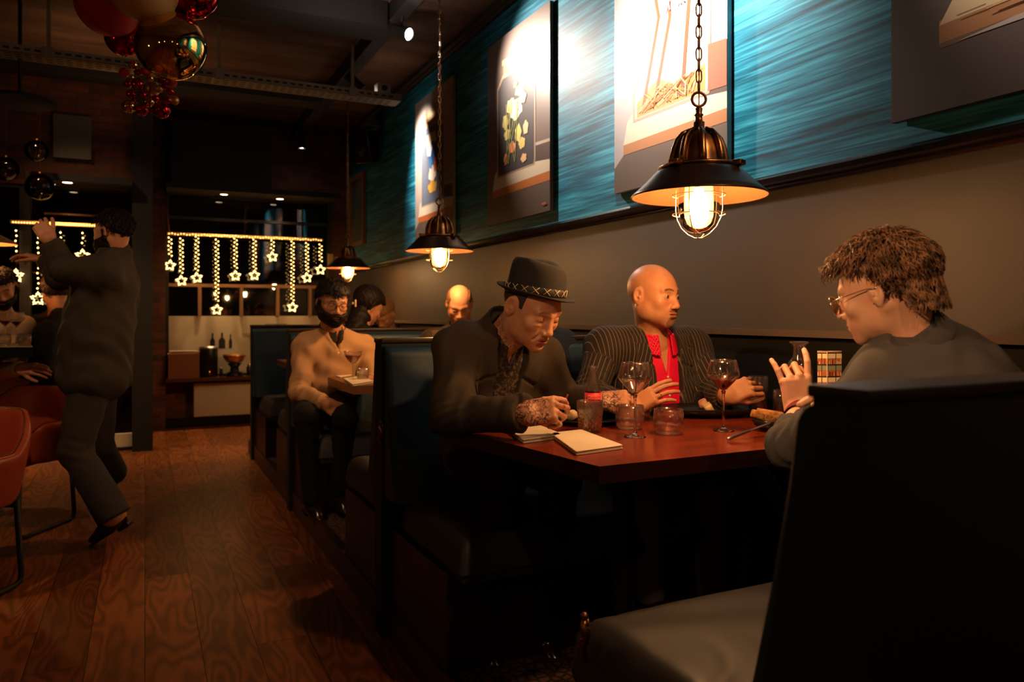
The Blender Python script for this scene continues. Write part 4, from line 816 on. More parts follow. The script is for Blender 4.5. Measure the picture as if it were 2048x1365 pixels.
def knife(a, b, lab):
    a, b = np.array(a), np.array(b); t = thing('table_knife', a, lab, 'knife'); d_ = b-a; L_ = np.linalg.norm(d_); R = frame(d_)
    obj('handle', MB().tube([a, a+d_*.02, a+d_*.1, a+d_*.42, a+d_*.46], [.003, .0055, .0055, .0042, .0032], 10), steel, t)
    bl = [(0, -.006), (.0, .005), (.30, .006), (.44, .004), (.52, -.005)]; z = a+d_*.46
    obj('blade', MB().prism([z+R[:, 1]*u*L_+R[:, 0]*v for u, v in bl], 0, R[:, 2]*.0012), steel, t)
knife(PZ(1455, 879, TZ+.006), PZ(1455, 879, TZ+.006)+RGT*.183+FWD*.13+[0, 0, .034], 'steel table knife propped on the edge of the small bowl')
# second table
t = thing('coupe_glass', PZ(705, 768, TZ), 'coupe of pink drink in front of the bearded man', 'glass'); c = PZ(706, 764, TZ)
obj('stem', MB().lathe([(.0001, 0), (.03, 0), (.028, .003), (.006, .008), (.0035, .02), (.0035, .09), (.007, .1), (.0001, .101)], 24, c), gl, t)
B = [(.0001, .1), (.012, .104), (.032, .122), (.045, .142), (.050, .165), (.051, .172)]
obj('bowl', MB().lathe(shell(B, .0013), 36, c), gl, t); obj('drink', MB().lathe([(.0001, .103), (.011, .106), (.030, .123), (.043, .143), (.0455, .150), (.0001, .150)], 36, c), rose, t)
round_tumbler(PZ(726, 762, TZ), 'small tumbler behind the white napkin on the bearded man\'s table', .034, .07, .02)
q = PZ(745, 752, TZ); t = thing('side_plate', q, 'small pale plate behind the tumbler on the bearded man\'s table', 'plate'); obj('plate_body', MB().lathe([(.0001, 0), (.05, 0), (.08, .012), (.079, .014), (.05, .004), (.0001, .004)], 36, q), whitep, t)
# high table at the edge
hz = 1.06
for px, d_, lab, fl in ((10, 4.72, 'wine glass cut by the edge of the photo on the high table', (wine, .166)), (33, 4.6, 'wine glass with red wine on the high table', (wine, .16))):
    p_ = P(px, 680, d_); p_[2] = hz+.0006; wine_glass(p_, lab, fl, 'wine glasses on the high table', .88)
for px, d_, lab in ((48, 4.55, 'tumbler at the corner of the high table'), (8, 4.5, 'tumbler in front of the wine glass at the edge of the photo')):
    p_ = P(px, 680, d_); p_[2] = hz+.0006; round_tumbler(p_, lab, .038, .07, .03, 'tumblers on the high table')
# ================================================================ tub chairs
tanl = M('cognac leather', (.36, .055, .018), .42, bump=(120, .3, .001), spec=.5); tand = M('cognac leather seam', (.10, .02, .008), .5)
def tub_chair(c, rot, lab):
    c = np.array(c, float); t = thing('tub_chair', c, lab, 'chair', 'cognac leather tub chairs')
    Rz = np.array([[math.cos(rot), -math.sin(rot), 0], [math.sin(rot), math.cos(rot), 0], [0, 0, 1.0]])
    T = lambda p: c+Rz@np.array(p, float)
    NA, NB = 48, 20; vs = []; fs = []                      # curved shell: back and arms in one, opening towards +y
    for i in range(NA+1):
        u = i/NA*2-1; a = u*2.15; s = abs(u)
        top = .80-.17*max(0, min(1, (s-.28)/.35))**1.0*1.0+(0 if s < .9 else -.03*(s-.9)/.1); bot = .40
        rx, ry = .285, .27
        endr = math.sqrt(max(0, 1-max(0, (s-.9)/.1)**2))
        for j in range(NB):
            b = 2*math.pi*j/NB; hz_ = (top-bot)/2; thk = .030*(.35+.65*endr)
            cz = (top+bot)/2; zz = cz+hz_*math.copysign(abs(math.sin(b))**.55, math.sin(b))*(.80+.2*endr); off = thk*math.copysign(abs(math.cos(b))**.6, math.cos(b))
            lean = .10*(zz-.40)/.4*math.cos(a) ; taper = .05*(zz-.4)/.3
            vs.append(T(((rx+off+taper)*math.sin(a), -(ry+off+.0)*math.cos(a)-lean*.8, zz)))
    fs = [(i*NB+j, i*NB+(j+1) % NB, (i+1)*NB+(j+1) % NB, (i+1)*NB+j) for i in range(NA) for j in range(NB)]; fs += [tuple(range(NB))[::-1], tuple(NA*NB+j for j in range(NB))]
    obj('tub_shell', MB().add(vs, fs, True), tanl, t)
    seam = []
    for i in range(NA+1):
        v = np.array(vs[i*NB+6])*.5+np.array(vs[i*NB+5])*.5; seam.append(v+[0, 0, .004])
    obj('seam', MB().tube(seam, .003, 6), tand, t)
    obj('seat', MB().obox(T((0, .02, .435)), (.235, .245, .05), Rz, .04), tanl, t)
    for s in (-1, 1):
        pts = [(s*.24, -.18, .40), (s*.25, -.20, .05), (s*.25, -.19, .02), (s*.25, -.15, .012), (s*.25, .20, .012), (s*.25, .245, .02), (s*.25, .255, .05), (s*.24, .23, .40)]
        obj('sled_leg', MB().tube([T(p) for p in pts], .0125, 10), blackmat, t)
    obj('stretcher', MB().tube([T((-.245, .24, .37)), T((.245, .24, .37))], .012, 8).tube([T((-.245, -.19, .37)), T((.245, -.19, .37))], .012, 8), blackmat, t)
    return t
p_ = P(22, 900, 4.42); tub_chair((p_[0], p_[1], 0), math.pi-.55, 'cognac leather tub chair tucked at the high table, the farther one')
p_ = P(-132, 905, 3.30); tub_chair((p_[0], p_[1], 0), math.pi-.5, 'cognac leather tub chair cut by the edge, nearest the camera')
# ================================================================ people: signed distance bodies meshed with surface nets
def smin(a, b, k):
    h = np.maximum(k-np.abs(a-b), 0)/k; return np.minimum(a, b)-h*h*k*.25
def smax(a, b, k): return -smin(-a, -b, k)
def cap(p, a, b, ra, rb=None):
    a = np.asarray(a, np.float32); b = np.asarray(b, np.float32); rb = ra if rb is None else rb; ba = b-a
    h = np.clip((p-a)@ba/(ba@ba+1e-12), 0, 1); q = p-a-h[:, None]*ba; return np.sqrt((q*q).sum(1))-(ra+(rb-ra)*h)
def ell(p, c, r, R=None):
    q = p-np.asarray(c, np.float32)
    if R is not None: q = q@np.asarray(R, np.float32)
    r = np.asarray(r, np.float32); k0 = np.sqrt(((q/r)**2).sum(1)); k1 = np.sqrt(((q/(r*r))**2).sum(1))+1e-9; return k0*(k0-1)/k1
def box(p, c, h, R=None, rd=0.0):
    q = p-np.asarray(c, np.float32)
    if R is not None: q = q@np.asarray(R, np.float32)
    q = np.abs(q)-(np.asarray(h, np.float32)-rd); return np.sqrt((np.maximum(q, 0)**2).sum(1))+np.minimum(q.max(1), 0)-rd
def extract(f, lo, hi, h, S=4):
    lo = np.array(lo, float); n = np.ceil((np.array(hi, float)-lo)/h/S).astype(int)*S; nc = n//S
    g = [lo[i]+np.arange(nc[i]+1)*h*S for i in range(3)]; C = np.stack(np.meshgrid(*g, indexing='ij'), -1).reshape(-1, 3).astype(np.float32)
    Vc = f(C).reshape(nc+1); act = np.full(nc, 1e9)
    for a in (0, 1):
        for b in (0, 1):
            for c in (0, 1): act = np.minimum(act, np.abs(Vc[a:nc[0]+a, b:nc[1]+b, c:nc[2]+c]))
    act = act < h*S*1.35
    V = np.ones(n+1, np.float32); idx = [np.minimum((np.arange(n[i]+1)+S//2)//S, nc[i]) for i in range(3)]; V = Vc[np.ix_(*idx)].astype(np.float32)
    ev = np.zeros(n+1, bool); cells = np.argwhere(act); o = np.arange(S+1)
    off = np.stack(np.meshgrid(o, o, o, indexing='ij'), -1).reshape(-1, 3)
    for s in range(0, len(cells), 4000):
        p = (cells[s:s+4000, None, :]*S+off[None]).reshape(-1, 3); ev[p[:, 0], p[:, 1], p[:, 2]] = True
    pts = np.argwhere(ev)
    for s in range(0, len(pts), 300000):
        q = pts[s:s+300000]; V[q[:, 0], q[:, 1], q[:, 2]] = f((lo+q*h).astype(np.float32))
    ins = V < 0; A = n; cnt = np.zeros(A, np.int8)
    for a in (0, 1):
        for b in (0, 1):
            for c in (0, 1): cnt += ins[a:A[0]+a, b:A[1]+b, c:A[2]+c]
    cc = np.argwhere((cnt > 0) & (cnt < 8)); ID = -np.ones(A, np.int64); ID[cc[:, 0], cc[:, 1], cc[:, 2]] = np.arange(len(cc))
    acc = np.zeros((len(cc), 3)); wt = np.zeros(len(cc))
    for ax in range(3):
        u, v = [k for k in range(3) if k != ax]
        for du in (0, 1):
            for dv in (0, 1):
                a = cc.copy(); a[:, u] += du; a[:, v] += dv; b = a.copy(); b[:, ax] += 1
                va = V[a[:, 0], a[:, 1], a[:, 2]]; vb = V[b[:, 0], b[:, 1], b[:, 2]]; m = (va < 0) != (vb < 0)
                t = va/(va-vb+1e-12); p = a.astype(float); p[:, ax] += t; acc[m] += p[m]; wt[m] += 1
    verts = lo+acc/wt[:, None]*h; F = []
    for ax in range(3):
        u, v = (ax+1) % 3, (ax+2) % 3; sl = [slice(None)]*3; s0 = list(sl); s1 = list(sl); s0[ax] = slice(0, A[ax]); s1[ax] = slice(1, A[ax]+1)
        d = ins[tuple(s0)] != ins[tuple(s1)]; e = np.argwhere(d); e = e[(e[:, u] > 0) & (e[:, v] > 0) & (e[:, u] < A[u]) & (e[:, v] < A[v])]
        if not len(e): continue
        q = []
        for du, dv in ((-1, -1), (0, -1), (0, 0), (-1, 0)):
            c = e.copy(); c[:, u] += du; c[:, v] += dv; q.append(ID[c[:, 0], c[:, 1], c[:, 2]])
        q = np.stack(q, 1); flip = ~ins[e[:, 0], e[:, 1], e[:, 2]]; q[flip] = q[flip][:, ::-1]; q = q[(q >= 0).all(1)]; F.append(q)
    return verts, np.concatenate(F) if F else np.zeros((0, 4), int)
def join(*ms):
    V = []; F = []; o = 0
    for v, f in ms: V.append(v); F.append(np.asarray(f)+o); o += len(v)
    return np.concatenate(V), np.concatenate(F)
def IM(r, u, c): return RGT*r+np.array([0, 0, 1.0])*u-FWD*c          # picture-plane direction: right, up, towards the camera
# ---------------------------------------------------------------- head
EARL = np.array([.080, -.010, -.004])
def head_f(o):
    jw = o.get('jaw', 1.0); eo = o.get('eyes', 0.0); nb = o.get('nose', 1.0); fat = o.get('fat', 0.0)
    Re = np.array([[math.cos(.45), math.sin(.45), 0], [-math.sin(.45), math.cos(.45), 0], [0, 0, 1.0]]).T
    def f(q):
        Q = q.copy(); Q[:, 0] = np.abs(Q[:, 0])
        d = ell(q, (0, -.018, .032), (.076, .099, .088))
        d = smin(d, ell(q, (0, .027, -.012), (.062+fat*.5, .064, .086)), .03)
        d = smin(d, ell(q, (0, .031, -.070), (.051*jw+fat, .056, .043)), .03)
        d = smin(d, ell(q, (0, .076, -.098), (.022, .018, .018)), .022)
        d = smin(d, ell(Q, (.046*jw+fat, .004, -.058), (.014, .026, .026)), .03)
        d = smin(d, ell(Q, (.040, .062, -.024), (.021, .018, .019)), .022)
        d = smin(d, cap(Q, (.008, .086, .021), (.040, .072, .023), .0095, .009), .014)
        d = smax(d, -ell(Q, (.031, .099, .003), (.019, .017, .0125)), .012)
        d = smin(d, ell(Q, (.031, .0745, .001), (.0155, .0135, .0125)), .005)
        d = smin(d, ell(q, (0, .072, -.062), (.032, .023, .028)), .022)
        d = smin(d, cap(q, (0, .086, .014), (0, .105*nb, -.028), .0075, .0105), .012)
        d = smin(d, ell(q, (0, .107*nb, -.033), (.0120, .0115, .0105)), .008)
        d = smin(d, ell(Q, (.0130, .097, -.038), (.0085, .0115, .0080)), .006)
        d = smax(d, -ell(Q, (.0065, .106, -.0455), (.0040, .0050, .0035)), .003)
        d = smin(d, ell(q, (0, .0910, -.0600), (.022, .0085, .0046)), .006)
        d = smin(d, ell(q, (0, .0895, -.0715), (.019, .0090, .0062)), .006)
        d = smax(d, -ell(q, (0, .102, -.0655), (.025, .014, .0013)), .0025)
        d = smax(d, -ell(q, (0, .097, -.084), (.017, .006, .004)), .010)
        if o.get('folds'):
            d = smax(d, -cap(Q, (.019, .096, -.038), (.031, .082, -.066), .0010), .010)
            d = smax(d, -cap(q, (-.03, .088, .052), (.03, .088, .052), .0012), .006); d = smax(d, -cap(q, (-.032, .083, .064), (.032, .083, .064), .0010), .006)
            d = smin(d, ell(Q, (.031, .078, -.016), (.014, .008, .005)), .006)
        if eo: d = smax(d, -ell(Q, (.031, .0905, .0005), (.0120, .009, .0015+.0028*eo)), .0015)
        else: d = smax(d, -ell(Q, (.031, .0915, -.0045), (.0125, .005, .0009)), .0015)
        e = ell(Q, EARL, (.0085, .020, .033), Re); e = smax(e, -ell(Q, EARL+[.0100, .003, .004], (.0105, .0125, .022), Re), .0025); e = smin(e, cap(Q, EARL+[.004, -.006, .012], EARL+[.003, -.003, -.010], .0028), .003); e = smin(e, ell(Q, EARL+[.004, .006, -.004], (.004, .004, .006)), .005)
        d = smin(d, e, .007)
        return d
    return f
def head_mask(q, o):
    x = np.abs(q[:, 0]); y = q[:, 1]; z = q[:, 2]; n = len(q); m = np.zeros((n, 3))
    sm = lambda v, a, b: np.clip((v-a)/(b-a), 0, 1)
    l = np.minimum(ell(q, (0, .098, -.0600), (.022, .012, .0052)), ell(q, (0, .096, -.0715), (.019, .012, .0066))); m[:, 0] = 1-sm(l, -.001, .0015)
    bz = .0275-.0035*((x-.026)/.016)**2; br = (1-sm(np.abs(z-bz), .0024, .0050))*(1-sm(np.abs(x-.028), .015, .020))*(y > .05); m[:, 1] = np.clip(br*o.get('brow', .85)*1.25, 0, 1)
    m[:, 1] = np.maximum(m[:, 1], .5*(1-sm(np.abs(ell(np.abs(q)*[1, 1, 1]*np.array([1, 1, 1]), (.031, .0915, .0045), (.0125, .006, .0012))), .0005, .0018))*(y > .07))
    st = o.get('stubble', 0)
    if st:
        reg = sm(-z, .042, .056)*sm(y, .0, .03)*(1-m[:, 0]); up = sm(-z, .020, .05)*(1-sm(y, .02, .05))*sm(y, -.02, .0); m[:, 1] = np.maximum(m[:, 1], st*np.maximum(reg, up*.7))
    gt = o.get('goatee', 0)
    if gt:
        mu = (1-sm(np.abs(z+.0530), .0015, .0035))*.7*(1-sm(x, .020, .027))*(y > .07)*1.5; ch = (1-sm(np.abs(ell(q, (0, .088, -.094), (.022, .02, .014))), .0, .006)); m[:, 1] = np.maximum(m[:, 1], gt*np.maximum(np.clip(mu, 0, 1), (ell(q, (0, .092, -.096), (.024, .024, .017)) < .001)*.75)*(1-m[:, 0]))
    return m
def skin_mat(name, col, ink=(.05, .03, .03), hair=(.03, .014, .008)):
    m = M(name, col, .48, spec=.4, sss=.0); nt = m.node_tree; b = nt.nodes['Principled BSDF']
    at = N(nt, 'ShaderNodeAttribute', attribute_name='mask'); sp = N(nt, 'ShaderNodeSeparateXYZ'); nt.links.new(at.outputs['Vector'], sp.inputs[0])
    tc = N(nt, 'ShaderNodeTexCoord'); n1 = N(nt, 'ShaderNodeTexNoise'); n1.inputs['Scale'].default_value = 38; n1.inputs['Detail'].default_value = 3; nt.links.new(tc.outputs['Object'], n1.inputs['Vector'])
    def mix(fac, a, c):
        x = N(nt, 'ShaderNodeMix', data_type='RGBA')
        if isinstance(fac, float): x.inputs[0].default_value = fac
        else: nt.links.new(fac, x.inputs[0])
        if isinstance(a, tuple): x.inputs[6].default_value = (*a, 1)
        else: nt.links.new(a, x.inputs[6])
        x.inputs[7].default_value = (*c, 1); return x.outputs[2]
    r = N(nt, 'ShaderNodeMapRange'); r.inputs[1].default_value = .4; r.inputs[2].default_value = .75; r.inputs[4].default_value = .5; nt.links.new(n1.outputs['Fac'], r.inputs[0])
    c = mix(r.outputs[0], tuple(col), (col[0]*.9, col[1]*.62, col[2]*.5)); c = mix(sp.outputs[0], c, (col[0]*.72, col[1]*.5, col[2]*.45))
    hn = N(nt, 'ShaderNodeTexNoise'); hn.inputs['Scale'].default_value = 420; nt.links.new(tc.outputs['Object'], hn.inputs['Vector']); hr = N(nt, 'ShaderNodeMapRange'); hr.inputs[1].default_value = .3; hr.inputs[2].default_value = .6; hr.inputs[3].default_value = .75; nt.links.new(hn.outputs['Fac'], hr.inputs[0])
    hm = N(nt, 'ShaderNodeMath', operation='MULTIPLY'); nt.links.new(sp.outputs[1], hm.inputs[0]); nt.links.new(hr.outputs[0], hm.inputs[1]); c = mix(hm.outputs[0], c, hair)
    vo = N(nt, 'ShaderNodeTexVoronoi', feature='DISTANCE_TO_EDGE'); vo.inputs['Scale'].default_value = 62; wn = N(nt, 'ShaderNodeTexNoise'); wn.inputs['Scale'].default_value = 40; nt.links.new(tc.outputs['Object'], wn.inputs['Vector'])
    va = N(nt, 'ShaderNodeVectorMath', operation='MULTIPLY_ADD'); va.inputs[1].default_value = (.05, .05, .05); nt.links.new(wn.outputs['Color'], va.inputs[0]); nt.links.new(tc.outputs['Object'], va.inputs[2]); nt.links.new(va.outputs[0], vo.inputs['Vector'])
    tr = N(nt, 'ShaderNodeMapRange'); tr.inputs[1].default_value = .06; tr.inputs[2].default_value = .17; tr.inputs[3].default_value = 1; tr.inputs[4].default_value = 0; nt.links.new(vo.outputs['Distance'], tr.inputs[0])
    tm = N(nt, 'ShaderNodeMath', operation='MULTIPLY'); nt.links.new(tr.outputs[0], tm.inputs[0]); nt.links.new(sp.outputs[2], tm.inputs[1]); tn = N(nt, 'ShaderNodeTexNoise'); tn.inputs['Scale'].default_value = 34; nt.links.new(tc.outputs['Object'], tn.inputs['Vector']); tq = N(nt, 'ShaderNodeMapRange'); tq.inputs[1].default_value = .36; tq.inputs[2].default_value = .52; tq.inputs[3].default_value = .25; nt.links.new(tn.outputs['Fac'], tq.inputs[0]); t9 = N(nt, 'ShaderNodeMath', operation='MULTIPLY'); nt.links.new(tm.outputs[0], t9.inputs[0]); nt.links.new(tq.outputs[0], t9.inputs[1]); c = mix(t9.outputs[0], c, ink)
    nt.links.new(c, b.inputs['Base Color'])
    bp = N(nt, 'ShaderNodeBump'); bp.inputs['Strength'].default_value = .35; bp.inputs['Distance'].default_value = .0006; b2 = N(nt, 'ShaderNodeTexNoise'); b2.inputs['Scale'].default_value = 260; nt.links.new(tc.outputs['Object'], b2.inputs['Vector']); nt.links.new(b2.outputs['Fac'], bp.inputs['Height']); nt.links.new(bp.outputs[0], b.inputs['Normal'])
    return m
# ---------------------------------------------------------------- hand
FING = [(-.033, .084, (.033, .020, .018), .0078), (-.0115, .094, (.042, .026, .020), .0085), (.0115, .096, (.046, .029, .021), .0088), (.033, .090, (.041, .025, .020), .0085)]   # little, ring, middle, index
def hand_f(w, y, n, side, curls, s=1.0, thumb=(.6, .3, .2), spread=.06, arm=None):
    """w wrist, y along the hand, n out of the back of the hand; side +1 left hand, -1 right hand; curls = per finger (knuckle, mid, tip) bends"""
    y = np.array(y, float)/np.linalg.norm(y); n = np.array(n, float); n -= y*(n@y); n /= np.linalg.norm(n); x = np.cross(y, n)*side
    w = np.array(w, float); chains = []
    for i, (fx, fy, L, r) in enumerate(FING):
        p = w+(x*fx+y*fy-n*.004*abs(i-2))*s; a = 0; sp = (i-1.5)*spread; pts = [p]; yd = y*math.cos(sp)+x*math.sin(sp)
        for k in range(3):
            a += curls[i][k]; p = p+(yd*math.cos(a)-n*math.sin(a))*L[k]*s; pts.append(p)
        chains.append((pts, r*s))
    p = w+(x*.024+y*.022-n*.006)*s; d = x*.72+y*.62-n*.30; t = [p]; out, cu, c2 = thumb
    d1 = x*math.sin(out)+y*math.cos(out)-n*.35; d1 /= np.linalg.norm(d1); p = p+d1*.046*s; t.append(p)
    d2 = d1*math.cos(cu)+(y*.7-x*.5-n*.4)*math.sin(cu); d2 /= np.linalg.norm(d2); p = p+d2*.033*s; t.append(p)
    d3 = d2*math.cos(c2)+(-x*.7-n*.4+y*.3)*math.sin(c2); d3 /= np.linalg.norm(d3); p = p+d3*.027*s; t.append(p)
    R = np.stack([x, y, n], 1)
    def f(P_):
        d = box(P_, w+(y*.048)*s, (.038*s, .046*s, .0125*s), R, .011*s)
        d = smin(d, ell(P_, w+(x*.020+y*.034-n*.008)*s, (.020*s, .034*s, .015*s), R), .014*s)
        d = smin(d, ell(P_, w+(-x*.024+y*.036-n*.007)*s, (.014*s, .034*s, .013*s), R), .014*s)
        d = smin(d, ell(P_, w+y*.004*s, (.030*s, .03*s, .0215*s), R), .02*s)
        if arm is not None: d = smin(d, cap(P_, w, arm, .0265*s, .036*s), .02*s)
        for pts, r in chains:
            c = cap(P_, pts[0]-y*.02*s, pts[0], r*.8, r*1.08)
            for k in range(3): c = smin(c, cap(P_, pts[k], pts[k+1], r*(1.06-.07*k), r*(.98-.08*k)), .002*s)
            c = smin(c, ell(P_, pts[0]+n*.003*s, (r*1.05,)*3), .004*s)
            nd = pts[3]-pts[2]; nd = nd/np.linalg.norm(nd); nn = n-nd*(n@nd); nn = nn/(np.linalg.norm(nn)+1e-6)
            far = np.linalg.norm(P_-pts[1].astype(np.float32), axis=1) > .03*s
            d = np.where(far & (np.abs(c) < .02), smin(d, c, .006*s), smin(d, c, .006*s))
        c = cap(P_, t[0], t[1], .0145*s, .0115*s); c = smin(c, cap(P_, t[1], t[2], .0108*s, .0100*s), .003*s); c = smin(c, cap(P_, t[2], t[3], .0102*s, .0082*s), .002*s)
        return smin(d, c, .010*s)
    pts_all = np.array([q for ch, _ in chains for q in ch]+t+[w]+([arm] if arm is not None else []))
    return f, pts_all, chains, t
CURL = {'relax': [(.5, .6, .35), (.45, .55, .35), (.38, .5, .3), (.3, .4, .25)], 'fist': [(1.3, 1.5, .9), (1.25, 1.5, .9), (1.2, 1.5, .9), (1.15, 1.45, .8)],
        'hold': [(1.1, 1.0, .6), (1.05, .95, .5), (.95, .85, .5), (.8, .75, .4)], 'pinch': [(1.2, 1.2, .7), (1.1, 1.1, .6), (.85, .8, .4), (.7, .7, .35)],
        'point': [(.25, .35, .2), (.95, 1.1, .5), (1.0, 1.2, .6), (-.02, .18, .12)], 'flat': [(.25, .25, .15), (.2, .22, .12), (.15, .2, .1), (.1, .18, .1)]}
# ---------------------------------------------------------------- clothes
def wrinkle(P_, amp, fr, ph=0.0):
    a = P_@np.array([fr*.7, fr*.4, fr*1.0], np.float32)+ph; b = P_@np.array([-fr*.5, fr*.9, fr*.35], np.float32)+ph*2; c = P_@np.array([fr*.9, -fr*.6, fr*.3], np.float32)
    return amp*(np.sin(a+1.7*np.sin(b*.7))+.6*np.sin(b*1.6+1.3*np.sin(c)))*.6
def torso_f(p, g=0.0):
    sL, sR, nk, pl = [np.array(p[k], float) for k in ('sL', 'sR', 'neck', 'pelvis')]
    X = (sR-sL); X /= np.linalg.norm(X); mid = (sL+sR)/2; Z = mid-pl; Z -= X*(Z@X); L = np.linalg.norm(Z); Z /= L; Y = np.cross(Z, X); R = np.stack([X, Y, Z], 1)
    bk = p.get('bulk', 1.0); ch = mid-Z*.14; be = pl+Z*L*.35
    def f(P_):
        d = ell(P_, ch+Y*.005, (.165*bk+g, .118*bk+g, .20+g), R)
        d = smin(d, ell(P_, be+Y*.01, (.150*bk+g, .128*bk+g, L*.36+g), R), .09)
        d = smin(d, ell(P_, pl, (.165*bk+g, .13*bk+g, .14+g), R), .08)
        d = smin(d, cap(P_, sL, sR, .060*bk+g), .06)
        d = smin(d, cap(P_, nk+Z*.01-Y*.012, sL*.75+nk*.25, .042+g, .048+g), .05); d = smin(d, cap(P_, nk+Z*.01-Y*.012, sR*.75+nk*.25, .042+g, .048+g), .05)
        if p.get('hunch'): d = smin(d, ell(P_, mid-Y*.05-Z*.05, (.14+g, .07+g, .12+g), R), .07)
        return d
    return f, R, mid, L
def arm_f(p, g=0.0, ends=None):
    ar = p.get('arm', 1.0)
    def f(P_):
        d = None
        for s in 'LR':
            a, b, c = [np.array(p[k+s], float) for k in ('s', 'e', 'w')]
            c = b+(c-b)*p.get('cuff', .93)
            q = smin(cap(P_, a, b, .060*ar+g, .047*ar+g), cap(P_, b, c, .046*ar+g, .036*ar+g), .03)
            v = b-a; v /= np.linalg.norm(v); u = c-b; u /= np.linalg.norm(u)
            de = np.linalg.norm(P_-b.astype(np.float32), axis=1); t1 = (P_-b.astype(np.float32))@(v+u*.6).astype(np.float32)
            q = q+.0042*np.exp(-(de/.10)**2)*np.sin(t1*125+3*np.sin((P_@np.array([31., 17., 23.], np.float32))))
            q = smax(q, ((P_-c.astype(np.float32))@u.astype(np.float32)), .006)
            d = q if d is None else np.minimum(d, q)
        return d
    return f
def leg_f(p, g=0.0):
    pl = np.array(p['pelvis'], float); lr = p.get('leg', 1.0)
    def f(P_):
        d = None
        for s, o in (('L', -1), ('R', 1)):
            X = np.array(p['sR'], float)-np.array(p['sL'], float); X[2] = 0; X /= np.linalg.norm(X); h = pl+X*.085*o
            k, a = np.array(p['k'+s], float), np.array(p['a'+s], float)
            q = smin(cap(P_, h, k, .088*lr+g, .062*lr+g), cap(P_, k, a, .060*lr+g, .047*lr*p.get('flare', 1.0)+g), .03); d = q if d is None else smin(d, q, .02)
            q2 = np.linalg.norm(P_-k.astype(np.float32), axis=1); d = d+.003*np.exp(-(q2/.12)**2)*np.sin(P_[:, 2]*110+2*np.sin(P_[:, 0]*30+P_[:, 1]*20))
        return d
    return f
def cloth_mat(name, col, rough=.85, stripe=None, bump=(300, .35, .001), noise=None, sheen=.0):
    m = M(name, col, rough, spec=.25, bump=bump, noise=noise, sheen=sheen); nt = m.node_tree; b = nt.nodes['Principled BSDF']
    if stripe:      # (period, width, colour)
        at = N(nt, 'ShaderNodeAttribute', attribute_name='weave'); dv = N(nt, 'ShaderNodeMath', operation='DIVIDE'); dv.inputs[1].default_value = stripe[0]; fr = N(nt, 'ShaderNodeMath', operation='FRACT'); lt = N(nt, 'ShaderNodeMath', operation='LESS_THAN'); lt.inputs[1].default_value = stripe[1]
        nt.links.new(at.outputs['Fac'], dv.inputs[0]); nt.links.new(dv.outputs[0], fr.inputs[0]); nt.links.new(fr.outputs[0], lt.inputs[0])
        mx = N(nt, 'ShaderNodeMix', data_type='RGBA'); nt.links.new(lt.outputs[0], mx.inputs[0]); mx.inputs[6].default_value = (*col, 1); mx.inputs[7].default_value = (*stripe[2], 1); nt.links.new(mx.outputs[2], b.inputs['Base Color'])
    return m
def bbox(pts, pad):
    a = np.array(pts, float); return a.min(0)-pad, a.max(0)+pad
def HLINE(x, y, z):
    lim = .064-.35*np.clip(.06-y, 0, .07)-1.5*np.clip(-.008-y, 0, .035)-.5*np.clip(-.043-y, 0, .06); return np.minimum(z-lim, 1.0)
def lock_maker(n, L, w, mat, seed=1, curl=.003, lift=.004, front=0.0, line=None, nape=0):
    def go(ho, c, R, s, hf_):
        r_ = np.random.RandomState(seed); mb = MB(); line_ = line or HLINE; dirs = r_.randn(n*4, 3); dirs /= np.linalg.norm(dirs, axis=1)[:, None]; k_ = 0
        for d in dirs:
            p0 = np.array([d[0]*.078, -.018+d[1]*.100, .030+d[2]*.089])
            if line_(abs(p0[0]), p0[1], p0[2]) < .004 or (abs(p0[0]) > .06 and -.034 < p0[1] < .022 and p0[2] < .034): continue
            k_ += 1
            if k_ > n: break
            nrm = (p0-np.array([0, -.018, .03]))/np.array([.079, .102, .09])**2; nrm /= np.linalg.norm(nrm)
            fl = p0-np.array([.015, -.05, .115]); fl[2] -= .02; fl += r_.randn(3)*.018; fl -= nrm*(fl@nrm); fl /= (np.linalg.norm(fl)+1e-6)
            fr = max(0, min(1, (p0[1]-.02)/.05))*front; side = max(0, min(1, (.05-p0[2])/.05)); Ln = L*(.7+.6*r_.rand())*(1-.45*side)*(1+fr*.5); sd = np.cross(nrm, fl); ph_ = r_.rand()*6.28; cu = curl*(.6+.8*r_.rand())*(1+1.5*fr)
            lf = lift*(1-.7*side)*(.6+.9*r_.rand())*(1+1.3*fr); pts = []
            for k in range(6):
                u = k/5; pts.append(c+R@(p0+nrm*(.003+lf*math.sin(u*2.3)+hr_t*(1-.5*side))+fl*Ln*u+sd*cu*math.sin(ph_+u*(3.5+3*fr))+nrm*cu*.5*math.cos(ph_+u*(4+3*fr)))*s)
            w0 = w*(.55+.75*r_.rand()); mb.tube(pts, [w0*.8, w0*1.25, w0*1.3, w0*1.1, w0*.7, w0*.15], 4)
        for i in range(nape):
            a = (r_.rand()-.5)*2.2; p0 = np.array([math.sin(a)*.069, -.018-math.cos(a)*.089, -.045+.075*r_.rand()]); nrm = np.array([math.sin(a), -math.cos(a), -.1]); ph_ = r_.rand()*6.28; pts = []
            for k in range(6): u = k/5; pts.append(c+R@(p0+nrm*(.008+.015*math.sin(u*2.2))+np.array([0, 0, -.040*u])+np.cross(nrm, [0, 0, 1])*.006*math.sin(ph_+u*4))*s)
            mb.tube(pts, [.0018, .0024, .0024, .002, .0013, .0004], 4)
        obj('locks', mb, mat, ho)
    hr_t = .004
    return go
